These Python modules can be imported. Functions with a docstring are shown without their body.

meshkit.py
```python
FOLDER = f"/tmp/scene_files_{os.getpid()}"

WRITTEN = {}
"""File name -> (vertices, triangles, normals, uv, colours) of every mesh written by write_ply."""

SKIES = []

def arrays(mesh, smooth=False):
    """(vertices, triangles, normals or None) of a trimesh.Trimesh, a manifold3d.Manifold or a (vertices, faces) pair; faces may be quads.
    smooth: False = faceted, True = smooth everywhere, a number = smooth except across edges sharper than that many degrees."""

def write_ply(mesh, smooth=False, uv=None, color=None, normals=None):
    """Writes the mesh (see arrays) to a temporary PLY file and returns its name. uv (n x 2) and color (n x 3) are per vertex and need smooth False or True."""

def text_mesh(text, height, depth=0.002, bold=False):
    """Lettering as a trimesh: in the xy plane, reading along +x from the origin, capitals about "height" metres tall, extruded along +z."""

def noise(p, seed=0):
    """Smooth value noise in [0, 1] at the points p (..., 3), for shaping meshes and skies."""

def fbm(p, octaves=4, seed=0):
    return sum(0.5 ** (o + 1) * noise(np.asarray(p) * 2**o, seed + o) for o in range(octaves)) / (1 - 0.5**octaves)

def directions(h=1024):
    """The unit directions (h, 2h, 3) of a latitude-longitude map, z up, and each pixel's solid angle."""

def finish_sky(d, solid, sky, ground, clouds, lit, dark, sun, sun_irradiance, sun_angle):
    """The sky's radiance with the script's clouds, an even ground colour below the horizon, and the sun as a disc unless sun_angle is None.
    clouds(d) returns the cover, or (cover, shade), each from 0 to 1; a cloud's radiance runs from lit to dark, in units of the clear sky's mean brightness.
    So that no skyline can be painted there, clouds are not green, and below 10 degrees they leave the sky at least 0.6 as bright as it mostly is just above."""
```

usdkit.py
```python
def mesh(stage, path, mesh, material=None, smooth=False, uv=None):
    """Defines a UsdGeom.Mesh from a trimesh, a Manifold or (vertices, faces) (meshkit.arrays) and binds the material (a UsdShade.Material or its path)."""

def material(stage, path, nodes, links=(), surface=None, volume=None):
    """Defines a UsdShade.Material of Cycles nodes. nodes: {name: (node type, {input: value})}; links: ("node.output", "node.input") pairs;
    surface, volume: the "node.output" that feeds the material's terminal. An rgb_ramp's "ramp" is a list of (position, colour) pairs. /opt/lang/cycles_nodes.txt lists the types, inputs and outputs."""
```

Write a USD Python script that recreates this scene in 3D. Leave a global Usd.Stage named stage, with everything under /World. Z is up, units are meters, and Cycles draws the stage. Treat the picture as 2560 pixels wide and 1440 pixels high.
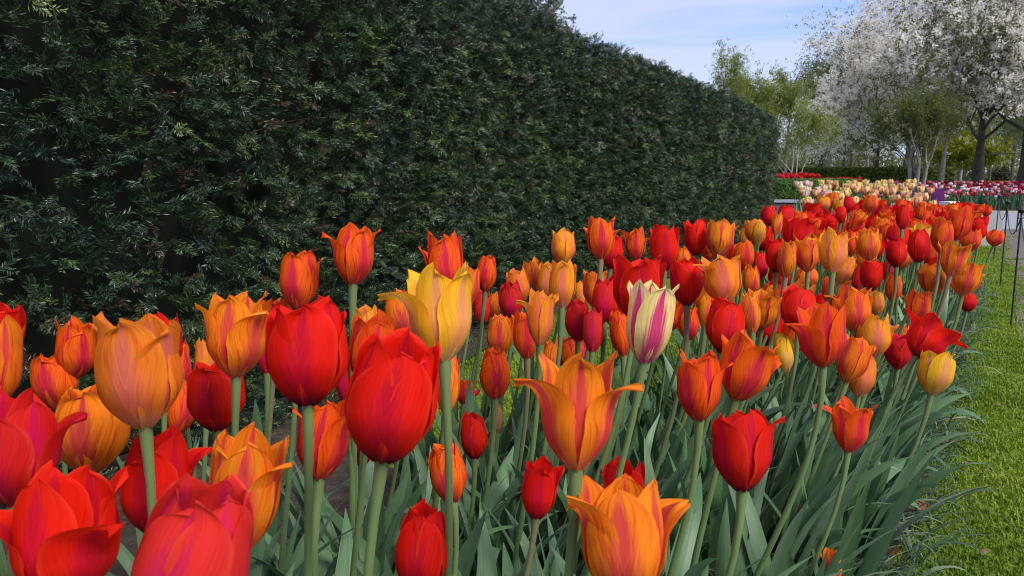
import math, random
import numpy as np
from scipy.spatial.transform import Rotation
from pxr import Usd, UsdGeom, UsdLux, UsdShade, Gf, Sdf, Vt
import usdkit, meshkit

stage = Usd.Stage.CreateInMemory()
UsdGeom.SetStageUpAxis(stage, UsdGeom.Tokens.z)
UsdGeom.SetStageMetersPerUnit(stage, 1.0)
world = UsdGeom.Xform.Define(stage, '/World')
stage.SetDefaultPrim(world.GetPrim())
PI = math.pi

# ------------------------------------------------------------------ camera
FPX, CAMZ, PITCH = 1880.0, 0.75, math.atan(270 / 1880.0)
cam = UsdGeom.Camera.Define(stage, '/World/camera')
cam.CreateHorizontalApertureAttr(36.0)
cam.CreateVerticalApertureAttr(20.25)
cam.CreateFocalLengthAttr(36.0 * FPX / 2560)
cam.CreateClippingRangeAttr(Gf.Vec2f(0.02, 2000))
cam.CreateFStopAttr(16.0)
cam.CreateFocusDistanceAttr(1.3)
cam.CreateExposureAttr(EXPOSURE := 1.12)
cx = UsdGeom.Xformable(cam)
cx.AddTranslateOp().Set(Gf.Vec3d(0, 0, CAMZ))
cx.AddRotateXOp().Set(90 - math.degrees(PITCH))

# ------------------------------------------------------------------ sky and sun
SUN_EL, SUN_AZ = math.radians(48), math.radians(140)      # azimuth clockwise from +y
SUN_INT, SUN_ANGLE, SKY = 0.62, 24.0, 0.145
dome = UsdLux.DomeLight.Define(stage, '/World/sky')
dome.GetPrim().SetCustomDataByKey('kind', 'structure')
skym = usdkit.material(stage, '/World/Looks/sky', {
    'sky': ('sky_texture', {'sky_type': 'single_scattering', 'sun_disc': False, 'sun_elevation': SUN_EL, 'sun_rotation': SUN_AZ,
                            'air_density': 1.0, 'aerosol_density': 0.5, 'ozone_density': 2.2}),
    'tc': ('texture_coordinate', {}),
    'sep': ('separate_xyz', {}),
    'den': ('math', {'math_type': 'maximum', 'value2': 0.16}),
    'dx': ('math', {'math_type': 'divide'}), 'dy': ('math', {'math_type': 'divide'}),
    'cmb': ('combine_xyz', {}),
    'map': ('mapping', {'scale': (0.30, 0.55, 1.0), 'rotation': (0, 0, 0.55), 'location': (1.3, 0.4, 0)}),
    'n': ('noise_texture', {'scale': 1.1, 'detail': 6.0, 'roughness': 0.5, 'distortion': 0.5}),
    'r': ('rgb_ramp', {'ramp': [(0.0, (0.0,) * 3), (0.36, (0.05,) * 3), (0.45, (0.30,) * 3), (0.54, (0.75,) * 3), (0.64, (0.95,) * 3), (1.0, (0.98,) * 3)]}),
    'tint': ('mix', {'mix_type': 'multiply', 'fac': 1.0, 'color2': (.43, .50, .76)}),
    'mix': ('mix', {'color2': (2.3, 2.42, 3.0)}),
    'bg': ('background_shader', {'strength': SKY})},
    [('tc.generated', 'sep.vector'), ('sep.z', 'den.value1'), ('sep.x', 'dx.value1'), ('den.value', 'dx.value2'),
     ('sep.y', 'dy.value1'), ('den.value', 'dy.value2'), ('dx.value', 'cmb.x'), ('dy.value', 'cmb.y'), ('cmb.vector', 'map.vector'),
     ('map.vector', 'n.vector'), ('n.fac', 'r.fac'), ('r.color', 'mix.fac'), ('sky.color', 'tint.color1'), ('tint.color', 'mix.color1'), ('mix.color', 'bg.color')],
    surface='bg.background')
UsdShade.MaterialBindingAPI.Apply(dome.GetPrim()).Bind(skym)
sun = UsdLux.DistantLight.Define(stage, '/World/sun')
sun.CreateNormalizeAttr(True)
sun.CreateIntensityAttr(SUN_INT)
sun.CreateAngleAttr(SUN_ANGLE)
sun.CreateColorAttr(Gf.Vec3f(1.0, 0.95, 0.88))
sx = UsdGeom.Xformable(sun)
sx.AddRotateZOp().Set(-math.degrees(SUN_AZ))
sx.AddRotateXOp().Set(math.degrees(SUN_EL) - 90)          # -z then points down, away from the sun

# ------------------------------------------------------------------ helpers
names = {}


def numbered(parent, name):
    k = (parent, name)
    n = names.get(k, 0)
    names[k] = n + 1
    return f'{parent}/{name}' + (f'_{n:03d}' if n else '')


def tag(prim, label=None, category=None, group=None, kind=None):
    for k, v in (('label', label), ('category', category), ('group', group), ('kind', kind)):
        if v:
            prim.SetCustomDataByKey(k, v)
    return prim


def vnormals(v, f):
    n = np.zeros_like(v)
    t = f if f.shape[1] == 3 else np.vstack([f[:, [0, 1, 2]], f[:, [0, 2, 3]]])
    c = np.cross(v[t[:, 1]] - v[t[:, 0]], v[t[:, 2]] - v[t[:, 0]])
    for k in range(3):
        np.add.at(n, t[:, k], c)
    l = np.linalg.norm(n, axis=1, keepdims=True)
    return n / np.maximum(l, 1e-20)


def addmesh(path, v, f, mat, pv=None, smooth=True):
    v, f = np.asarray(v, float), np.asarray(f, int)
    m = UsdGeom.Mesh.Define(stage, path)
    m.CreatePointsAttr(Vt.Vec3fArray.FromNumpy(v.astype(np.float32)))
    m.CreateFaceVertexCountsAttr(Vt.IntArray.FromNumpy(np.full(len(f), f.shape[1], np.int32)))
    m.CreateFaceVertexIndicesAttr(Vt.IntArray.FromNumpy(f.astype(np.int32).ravel()))
    m.CreateSubdivisionSchemeAttr('none')
    m.CreateDoubleSidedAttr(True)
    if smooth:
        m.CreateNormalsAttr(Vt.Vec3fArray.FromNumpy(vnormals(v, f).astype(np.float32)))
        m.SetNormalsInterpolation('vertex')
    for k, a in (pv or {}).items():
        a = np.asarray(a, np.float32)
        if a.ndim == 1:
            a = np.broadcast_to(a, (len(v), 3))
        UsdGeom.PrimvarsAPI(m).CreatePrimvar(k, Sdf.ValueTypeNames.Float3Array, 'vertex').Set(Vt.Vec3fArray.FromNumpy(np.ascontiguousarray(a)))
    UsdShade.MaterialBindingAPI.Apply(m.GetPrim()).Bind(mat)
    return m.GetPrim()


def grid_faces(nu, nv):
    i, j = np.meshgrid(np.arange(nv - 1), np.arange(nu - 1), indexing='ij')
    a = i * nu + j
    return np.stack([a, a + 1, a + nu + 1, a + nu], -1).reshape(-1, 4)


def tube(points, radii, sides=8, cap=True):
    p = np.asarray(points, float)
    t = np.gradient(p, axis=0)
    t /= np.linalg.norm(t, axis=1, keepdims=True) + 1e-12
    ref = np.array([1.0, 0, 0]) if abs(t[0, 0]) < 0.8 else np.array([0, 1.0, 0])
    a = np.cross(t, ref)
    a /= np.linalg.norm(a, axis=1, keepdims=True) + 1e-12
    b = np.cross(t, a)
    ang = np.arange(sides) * 2 * PI / sides
    r = np.broadcast_to(radii, (len(p),))
    v = p[:, None] + r[:, None, None] * (np.cos(ang)[None, :, None] * a[:, None] + np.sin(ang)[None, :, None] * b[:, None])
    i, j = np.meshgrid(np.arange(len(p) - 1), np.arange(sides), indexing='ij')
    f = np.stack([i * sides + j, i * sides + (j + 1) % sides, (i + 1) * sides + (j + 1) % sides, (i + 1) * sides + j], -1).reshape(-1, 4)
    return v.reshape(-1, 3), f


def join(parts):
    vs, fs, n = [], [], 0
    for v, f in parts:
        f = np.asarray(f)
        if f.shape[1] == 3:
            f = np.column_stack([f, f[:, 2]])
        vs.append(np.asarray(v, float)); fs.append(f + n); n += len(v)
    return np.vstack(vs), np.vstack(fs)


def tris(f):
    f = np.asarray(f)
    t = np.vstack([f[:, [0, 1, 2]], f[:, [0, 2, 3]]])
    return t[(t[:, 0] != t[:, 1]) & (t[:, 1] != t[:, 2]) & (t[:, 0] != t[:, 2])]


def box(x0, y0, z0, x1, y1, z1):
    v = np.array([[x, y, z] for z in (z0, z1) for x, y in ((x0, y0), (x1, y0), (x1, y1), (x0, y1))], float)
    f = np.array([[0, 3, 2, 1], [4, 5, 6, 7], [0, 1, 5, 4], [1, 2, 6, 5], [2, 3, 7, 6], [3, 0, 4, 7]])
    return v, f


def xform(path, loc=(0, 0, 0), rotz=None):
    x = UsdGeom.Xform.Define(stage, path)
    x.AddTranslateOp().Set(Gf.Vec3d(*map(float, loc)))
    if rotz is not None:
        x.AddRotateZOp().Set(float(rotz))
    return x.GetPrim()


def thing(name, label, category, loc=(0, 0, 0), group=None, rotz=None):
    return tag(xform(numbered('/World', name), loc, rotz), label, category, group)


def part(parent, name, v, f, mat, pv=None, smooth=True):
    return addmesh(numbered(str(parent.GetPath()), name), v, f, mat, pv, smooth)


CAMP = np.array([0, 0, CAMZ])
FWD, UPV, RGT = np.array([0, math.cos(PITCH), -math.sin(PITCH)]), np.array([0, math.sin(PITCH), math.cos(PITCH)]), np.array([1.0, 0, 0])


def at(px, py, d):
    """where a point seen at a pixel of the 2560-wide photograph stands, at depth d"""
    return CAMP + d * FWD + (720 - py) / FPX * d * UPV + (px - 1280) / FPX * d * RGT


def ground_at(px, py, z=0.0):
    r = FWD + (720 - py) / FPX * UPV + (px - 1280) / FPX * RGT
    return CAMP + r * ((z - CAMZ) / r[2])


def mat(name, nodes, links, surface):
    return usdkit.material(stage, '/World/Looks/' + name, nodes, links, surface=surface)


def simple(name, col, rough=0.6, noise=0.25, scale=8.0, bump=0.0, spec=0.3, trans=None, vec='position'):
    c = np.array(col)
    nodes = {'geo': ('geometry', {}), 'n': ('noise_texture', {'scale': scale, 'detail': 5.0, 'roughness': 0.6}),
             'r': ('rgb_ramp', {'ramp': [(0.25, tuple(c * (1 - noise))), (0.5, tuple(c)), (0.75, tuple(np.minimum(c * (1 + noise), 0.95)))]}),
             'p': ('principled_bsdf', {'roughness': rough, 'specular_ior_level': spec})}
    links = [('geo.position', 'n.vector'), ('n.fac', 'r.fac'), ('r.color', 'p.base_color')]
    out = 'p.BSDF'
    if bump:
        nodes['b'] = ('bump', {'strength': bump, 'distance': 0.02})
        links += [('n.fac', 'b.height'), ('b.normal', 'p.normal')]
    if trans:
        nodes['t'] = ('translucent_bsdf', {}); nodes['mx'] = ('mix_closure', {'fac': trans})
        links += [('r.color', 't.color'), ('p.BSDF', 'mx.closure1'), ('t.BSDF', 'mx.closure2')]
        out = 'mx.closure'
    return mat(name, nodes, links, out)


def instancer(path, protos, idx, pos, quat, scale, kind='stuff'):
    """protos: prim paths below path. quat: (n,4) xyzw. scale (n,) or (n,3)."""
    pi = UsdGeom.PointInstancer.Define(stage, path)
    pi.CreatePrototypesRel().SetTargets([Sdf.Path(p) for p in protos])
    pi.CreateProtoIndicesAttr(Vt.IntArray.FromNumpy(np.asarray(idx, np.int32)))
    pi.CreatePositionsAttr(Vt.Vec3fArray.FromNumpy(np.ascontiguousarray(pos, np.float32)))
    pi.CreateOrientationsAttr(Vt.QuathArray([Gf.Quath(float(q[3]), float(q[0]), float(q[1]), float(q[2])) for q in quat]))
    s = np.asarray(scale, np.float32)
    if s.ndim == 1:
        s = np.repeat(s[:, None], 3, 1)
    pi.CreateScalesAttr(Vt.Vec3fArray.FromNumpy(np.ascontiguousarray(s)))
    tag(pi.GetPrim(), kind=kind)
    return pi.GetPrim()


def frames(zax, rng, xhint=None):
    """rotations whose local z is zax and whose local x is as near xhint (or random) as can be -> xyzw"""
    z = zax / np.linalg.norm(zax, axis=1, keepdims=True)
    h = rng.normal(size=z.shape) if xhint is None else xhint
    y = np.cross(z, h)
    y /= np.linalg.norm(y, axis=1, keepdims=True) + 1e-9
    x = np.cross(y, z)
    return Rotation.from_matrix(np.stack([x, y, z], -1)).as_quat()


def sm(a, b, x):
    t = np.clip((x - a) / (b - a), 0, 1)
    return t * t * (3 - 2 * t)

# ------------------------------------------------------------------ petal, stem and leaf materials
def attr(n):
    return ('attribute', {'attribute': n})


petal_mat = mat('petal', {
    'uv': attr('petalUv'), 'edge': attr('edgeColor'), 'flame': attr('flameColor'), 'streak': attr('streakColor'), 'base': attr('baseColor'), 'amt': attr('amounts'),
    'su': ('separate_xyz', {}), 'sa': ('separate_xyz', {}),
    # veins leave the middle of the petal and run up and outwards to its margins
    'au': ('math', {'math_type': 'absolute'}), 'vk': ('math', {'math_type': 'multiply', 'value2': 0.62}), 'fan': ('math', {'math_type': 'subtract'}),
    'zu': ('math', {'math_type': 'multiply_add', 'value2': 0.25}), 'fv': ('combine_xyz', {}),
    'rim': ('map_range', {'range_type': 'smoothstep', 'from_min': 0.80, 'from_max': 1.0, 'to_min': 0.0, 'to_max': 0.24, 'clamp': True}), 'pale': ('mix', {'mix_type': 'add', 'fac': 1.0, 'color2': (0.12, 0.085, 0.03)}), 'mxr': ('mix', {}),
    'mp': ('mapping', {'scale': (3.4, 0.8, 1.0)}), 'n1': ('noise_texture', {'scale': 2.2, 'detail': 4.0, 'roughness': 0.6, 'distortion': 0.5}),
    'r1': ('map_range', {'range_type': 'smoothstep', 'from_min': 0.46, 'from_max': 0.68, 'clamp': True}),
    'm1': ('math', {'math_type': 'multiply', 'use_clamp': True}),
    # flame: a band along the middle, wide below and narrow above, its edge feathered by noise
    'absu': ('math', {'math_type': 'absolute'}),
    'wv': ('map_range', {'from_min': 0.0, 'from_max': 1.0, 'to_min': 0.85, 'to_max': 0.14}),
    'mp2': ('mapping', {'scale': (5.0, 0.7, 1.0), 'location': (3.0, 7.0, 0)}), 'n2': ('noise_texture', {'scale': 2.0, 'detail': 3.0, 'roughness': 0.6}),
    'n2s': ('math', {'math_type': 'multiply_add', 'value2': 0.7, 'value3': -0.35}),
    'un': ('math', {'math_type': 'add'}),
    'q': ('math', {'math_type': 'divide'}),
    'fm': ('map_range', {'range_type': 'smoothstep', 'from_min': 1.15, 'from_max': 0.1, 'to_min': 0.0, 'to_max': 1.0, 'clamp': True}),
    'fa': ('math', {'math_type': 'multiply', 'use_clamp': True}),
    # base of the petal
    'bm': ('map_range', {'range_type': 'smoothstep', 'from_min': 0.20, 'from_max': 0.0, 'to_min': 0.0, 'to_max': 1.0, 'clamp': True}),
    'ba': ('math', {'math_type': 'multiply', 'use_clamp': True}),
    # fine veins
    'mp3': ('mapping', {'scale': (26.0, 1.6, 1.0)}), 'n3': ('noise_texture', {'scale': 1.0, 'detail': 3.0, 'roughness': 0.65}),
    'r3': ('map_range', {'from_min': 0.3, 'from_max': 0.7, 'to_min': 0.84, 'to_max': 1.12, 'clamp': True}),
    'mx1': ('mix', {}), 'mx2': ('mix', {}), 'mx3': ('mix', {}), 'hsv': ('hsv', {}),
    'bmp': ('bump', {'strength': 0.40, 'distance': 0.0012}),
    'p': ('principled_bsdf', {'roughness': 0.58, 'specular_ior_level': 0.12}),
    't': ('translucent_bsdf', {}), 'mix': ('mix_closure', {'fac': 0.38})},
    [('uv.vector', 'su.vector'), ('amt.vector', 'sa.vector'),
     ('su.x', 'au.value1'), ('su.y', 'vk.value1'), ('au.value', 'fan.value1'), ('vk.value', 'fan.value2'), ('su.x', 'zu.value1'), ('su.z', 'zu.value3'),
     ('fan.value', 'fv.x'), ('su.y', 'fv.y'), ('zu.value', 'fv.z'), ('au.value', 'rim.value'),
     ('fv.vector', 'mp.vector'), ('mp.vector', 'n1.vector'), ('n1.fac', 'r1.value'), ('r1.result', 'm1.value1'), ('sa.y', 'm1.value2'),
     ('su.x', 'absu.value1'), ('su.y', 'wv.value'), ('uv.vector', 'mp2.vector'), ('mp2.vector', 'n2.vector'), ('n2.fac', 'n2s.value1'),
     ('absu.value', 'un.value1'), ('n2s.value', 'un.value2'), ('un.value', 'q.value1'), ('wv.result', 'q.value2'), ('q.value', 'fm.value'),
     ('fm.result', 'fa.value1'), ('sa.x', 'fa.value2'),
     ('su.y', 'bm.value'), ('bm.result', 'ba.value1'), ('sa.z', 'ba.value2'),
     ('fv.vector', 'mp3.vector'), ('mp3.vector', 'n3.vector'), ('n3.fac', 'r3.value'),
     ('edge.vector', 'mx1.color1'), ('streak.vector', 'mx1.color2'), ('m1.value', 'mx1.fac'),
     ('mx1.color', 'mx2.color1'), ('flame.vector', 'mx2.color2'), ('fa.value', 'mx2.fac'),
     ('mx2.color', 'mx3.color1'), ('base.vector', 'mx3.color2'), ('ba.value', 'mx3.fac'),
     ('mx3.color', 'pale.color1'), ('mx3.color', 'mxr.color1'), ('pale.color', 'mxr.color2'), ('rim.result', 'mxr.fac'), ('mxr.color', 'hsv.color'), ('r3.result', 'hsv.value'),
     ('n3.fac', 'bmp.height'), ('bmp.normal', 'p.normal'),
     ('hsv.color', 'p.base_color'), ('hsv.color', 't.color'), ('p.BSDF', 'mix.closure1'), ('t.BSDF', 'mix.closure2')], 'mix.closure')

leaf_mat = mat('tulip_leaf', {
    'uv': attr('petalUv'), 'col': attr('edgeColor'), 'su': ('separate_xyz', {}),
    'mp': ('mapping', {'scale': (17.0, 0.7, 1.0)}), 'n': ('noise_texture', {'scale': 1.5, 'detail': 3.0, 'roughness': 0.6}),
    'r': ('map_range', {'from_min': 0.3, 'from_max': 0.7, 'to_min': 0.62, 'to_max': 1.38, 'clamp': True}),
    'mpb': ('mapping', {'scale': (1.2, 2.0, 1.0)}), 'nb': ('noise_texture', {'scale': 2.0, 'detail': 4.0}),
    'rb': ('rgb_ramp', {'ramp': [(0.3, (0.85, 1.0, 0.85)), (0.7, (1.15, 1.08, 1.15))]}),
    'mul': ('mix', {'mix_type': 'multiply', 'fac': 1.0}),
    'hsv': ('hsv', {}), 'bmp': ('bump', {'strength': 0.35, 'distance': 0.001}),
    'p': ('principled_bsdf', {'roughness': 0.42, 'specular_ior_level': 0.42, 'sheen_weight': 0.12, 'sheen_tint': (0.85, 1.0, 0.92)}),
    't': ('translucent_bsdf', {}), 'mix': ('mix_closure', {'fac': 0.16})},
    [('uv.vector', 'mp.vector'), ('mp.vector', 'n.vector'), ('n.fac', 'r.value'), ('uv.vector', 'mpb.vector'), ('mpb.vector', 'nb.vector'), ('nb.fac', 'rb.fac'),
     ('col.vector', 'mul.color1'), ('rb.color', 'mul.color2'), ('mul.color', 'hsv.color'), ('r.result', 'hsv.value'), ('n.fac', 'bmp.height'), ('bmp.normal', 'p.normal'),
     ('hsv.color', 'p.base_color'), ('hsv.color', 't.color'), ('p.BSDF', 'mix.closure1'), ('t.BSDF', 'mix.closure2')], 'mix.closure')

stem_mat = mat('tulip_stem', {
    'uv': attr('petalUv'), 'col': attr('edgeColor'), 'top': attr('flameColor'), 'su': ('separate_xyz', {}),
    'n': ('noise_texture', {'scale': 6.0, 'detail': 3.0}), 'mx': ('mix', {}), 'pw': ('math', {'math_type': 'power', 'value2': 2.0}),
    'r': ('map_range', {'from_min': 0.3, 'from_max': 0.7, 'to_min': 0.85, 'to_max': 1.15, 'clamp': True}), 'hsv': ('hsv', {}),
    'p': ('principled_bsdf', {'roughness': 0.42, 'specular_ior_level': 0.35, 'sheen_weight': 0.1})},
    [('uv.vector', 'su.vector'), ('uv.vector', 'n.vector'), ('su.y', 'pw.value1'), ('pw.value', 'mx.fac'), ('col.vector', 'mx.color1'), ('top.vector', 'mx.color2'),
     ('n.fac', 'r.value'), ('mx.color', 'hsv.color'), ('r.result', 'hsv.value'), ('hsv.color', 'p.base_color')], 'p.BSDF')

# edge, flame, streak, base, (flame amount, streak amount, base amount)
TONE = {
    'R':  ((.72, .012, .004), (.46, .003, .034), (.52, .006, .006), (.12, .001, .03), (.65, .14, .8), 'red'),
    'P':  ((.62, .014, .010), (.50, .005, .060), (.60, .030, .03), (.30, .010, .09), (.90, .30, .5), 'crimson'),
    'S':  ((.68, .034, .024), (.54, .012, .11), (.64, .02, .02), (.50, .04, .12), (.70, .20, .5), 'salmon pink'),
    'RO': ((.78, .115, .006), (.56, .012, .050), (.64, .016, .005), (.46, .05, .06), (.90, .78, .6), 'orange-red'),
    'O':  ((.80, .225, .010), (.58, .030, .055), (.66, .045, .010), (.60, .18, .12), (.85, .85, .6), 'orange'),
    'OY': ((.78, .270, .016), (.66, .14, .12), (.70, .085, .015), (.68, .30, .20), (.75, .60, .7), 'amber'),
    'Y':  ((.78, .430, .018), (.70, .27, .15), (.70, .110, .015), (.70, .42, .22), (.70, .42, .7), 'yellow'),
    'C':  ((.88, .65, .26), (.60, .060, .17), (.84, .42, .34), (.58, .08, .18), (1.7, .75, 1.0), 'cream'),
    'B':  ((.46, .190, .090), (.42, .10, .08), (.40, .150, .07), (.30, .16, .06), (.6, .5, .6), 'brownish pink'),
    'C2': ((.87, .67, .25), (.58, .09, .16), (.80, .36, .20), (.56, .08, .16), (1.0, .6, 1.0), 'cream'),
    'W':  ((.84, .74, .58), (.66, .13, .20), (.8, .45, .38), (.55, .2, .2), (1.0, .5, .6), 'blush'),
}
PV, PS = np.array([0, .06, .16, .30, .46, .62, .76, .87, .94, .98, 1.0]), np.array([.22, .44, .70, .90, 1.0, .99, .86, .63, .40, .19, .02])


def petal_grid(R, H, o, nu, nv, rng, inner, extra=0.0, roundness=0.0, length=1.0):
    """one petal about the z axis, facing +x: (points, uv)"""
    u = np.linspace(-1, 1, nu)
    v = np.linspace(0, 1, nv) ** 0.92
    v = 1 - (1 - v) * (1 - 0.15 * v)                       # a few more rows towards the tip
    V, U = np.meshgrid(v, u, indexing='ij')
    Rl = R * (0.93 if inner else 1.0)
    s = np.clip((V - .44) / .56, 0, 1)
    low = np.sin(PI / 2 * np.clip(V / .46, 0, 1) ** .84)
    topf = 0.42 + 0.70 * o + extra * 0.95
    r = Rl * (0.10 + 0.90 * low) * (1 + (topf - 1) * s ** (1.7 if topf < 1 else 2.1))
    z = H * length * (V ** 0.94)
    fl = max(0.0, topf - 1.0)
    z = z - H * (0.16 * fl + 0.10 * extra) * s ** 3
    hw = np.interp(V, PV, PS)
    hw = Rl * (1.14 - 0.22 * min(o, 1) - 0.04 * inner) * hw
    rc = Rl * (0.55 + 0.45 * low) * (1.0 + 0.35 * fl * s)
    ph = U * hw / rc
    xr = r - rc * (1 - np.cos(ph))
    xt = rc * np.sin(ph)
    k = np.sin(PI * np.clip(V, 0, 1))
    a, b, c = rng.uniform(-1, 1), rng.uniform(0, 6.28), rng.uniform(0, 6.28)
    xr += Rl * (0.035 + 0.05 * a) * U ** 4 * V ** 1.5                                # edges rolled out or in
    xr += Rl * 0.030 * np.sin(2.2 * PI * V + b) * U ** 2 * k                        # wavy margins
    xr += Rl * 0.018 * np.sin(5.0 * PI * V + c + 2.0 * U) * np.abs(U) ** 3 * k
    xr -= Rl * 0.045 * np.exp(-(U / .13) ** 2) * k * (0.4 if inner else 1.0)        # the groove along the middle
    xr += Rl * 0.010 * np.sin(U * 7.0 + b) * k
    z = z + H * 0.020 * np.sin(U * 5.0 + c) * s ** 2 + H * 0.011 * np.sin(U * 13.0 + 3 * b) * s ** 3 + H * 0.05 * rng.uniform(-1, 1) * U * s
    tw = rng.uniform(-.14, .14)
    xt = xt + Rl * tw * s ** 1.5
    # the pointed tip bends a little in or out
    xr += Rl * rng.uniform(-.03, .14) * np.clip((V - .86) / .14, 0, 1) ** 2 * (1 + o)
    P = np.stack([xr, xt, z], -1).reshape(-1, 3)
    return P, np.stack([U, V], -1).reshape(-1, 2)


def jitter_col(c, rng, amt=0.10):
    c = np.array(c) * (1 + rng.uniform(-amt, amt))
    c[1] *= 1 + rng.uniform(-2.0, 2.6) * amt
    return np.clip(c, 0.001, 0.9)


def petal_pv(uv, seed, tone, cols):
    q = np.column_stack([uv, np.full(len(uv), seed)])
    e, f, s, b = cols
    return {'petalUv': q, 'edgeColor': e, 'flameColor': f, 'streakColor': s, 'baseColor': b, 'amounts': np.array(tone[4])}


def bezier(p0, p1, p2, p3, n):
    t = np.linspace(0, 1, n)[:, None]
    return (1 - t) ** 3 * p0 + 3 * (1 - t) ** 2 * t * p1 + 3 * (1 - t) * t ** 2 * p2 + t ** 3 * p3


def leaf_grid(rng, L, W, az, elev, droop, nu=5, nv=13, fold=0.35, start=(0, 0, 0), twist=0.0):
    """a strap leaf that leaves the ground at elevation elev and arches over by droop radians"""
    t = np.linspace(0, 1, nv)
    ang = elev - droop * t ** 1.8
    step = L / (nv - 1)
    side = rng.uniform(-.5, .5)
    azt = az + side * t ** 2
    d = np.stack([np.cos(ang) * np.cos(azt), np.cos(ang) * np.sin(azt), np.sin(ang)], -1)
    c = np.vstack([[0, 0, 0], np.cumsum((d[:-1] + d[1:]) / 2 * step, axis=0)]) + np.array(start)
    sd = np.stack([-np.sin(azt), np.cos(azt), 0 * t], -1)
    nr = np.cross(sd, d)
    tws = twist * t
    sd, nr = sd * np.cos(tws)[:, None] + nr * np.sin(tws)[:, None], nr * np.cos(tws)[:, None] - sd * np.sin(tws)[:, None]
    w = W * np.interp(t, [0, .12, .35, .6, .8, .93, 1], [.55, .72, 1, .92, .62, .26, .02]) / 2
    u = np.linspace(-1, 1, nu)
    fo = fold * (1 - .6 * t)
    wav = rng.uniform(.02, .10) * np.sin(t * rng.uniform(6, 13) + rng.uniform(0, 6))
    P = c[:, None] + u[None, :, None] * w[:, None, None] * sd[:, None] + (np.abs(u)[None, :, None] ** 1.4 * (w * fo)[:, None, None] + (u[None, :] * wav[:, None] * w[:, None])[..., None]) * nr[:, None]
    U, V = np.meshgrid(u, t)
    P = P.reshape(-1, 3)
    P[:, 2] = np.maximum(P[:, 2], 0.006 + 0.01 * rng.random())
    return P, np.column_stack([U.ravel(), V.ravel()])


def leaf_part(t, rng, L, W, az, elev, droop, lod=1, start=(0, 0, 0), fold=None, twist=None):
    nu, nv = ((5, 14) if lod == 2 else (3, 9))
    P, uv = leaf_grid(rng, L, W, az, elev, droop, nu, nv, rng.uniform(.2, .6) if fold is None else fold, start, rng.uniform(-.7, .7) if twist is None else twist)
    g = rng.uniform(0, 1)
    col = np.array([.048, .108, .036]) * (1 - g) + np.array([.100, .185, .082]) * g
    col = col * rng.uniform(.72, 1.12)
    return part(t, 'leaf', P, grid_faces(nu, nv), leaf_mat, {'petalUv': np.column_stack([uv, np.full(len(uv), rng.uniform(0, 50))]), 'edgeColor': col})


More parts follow.
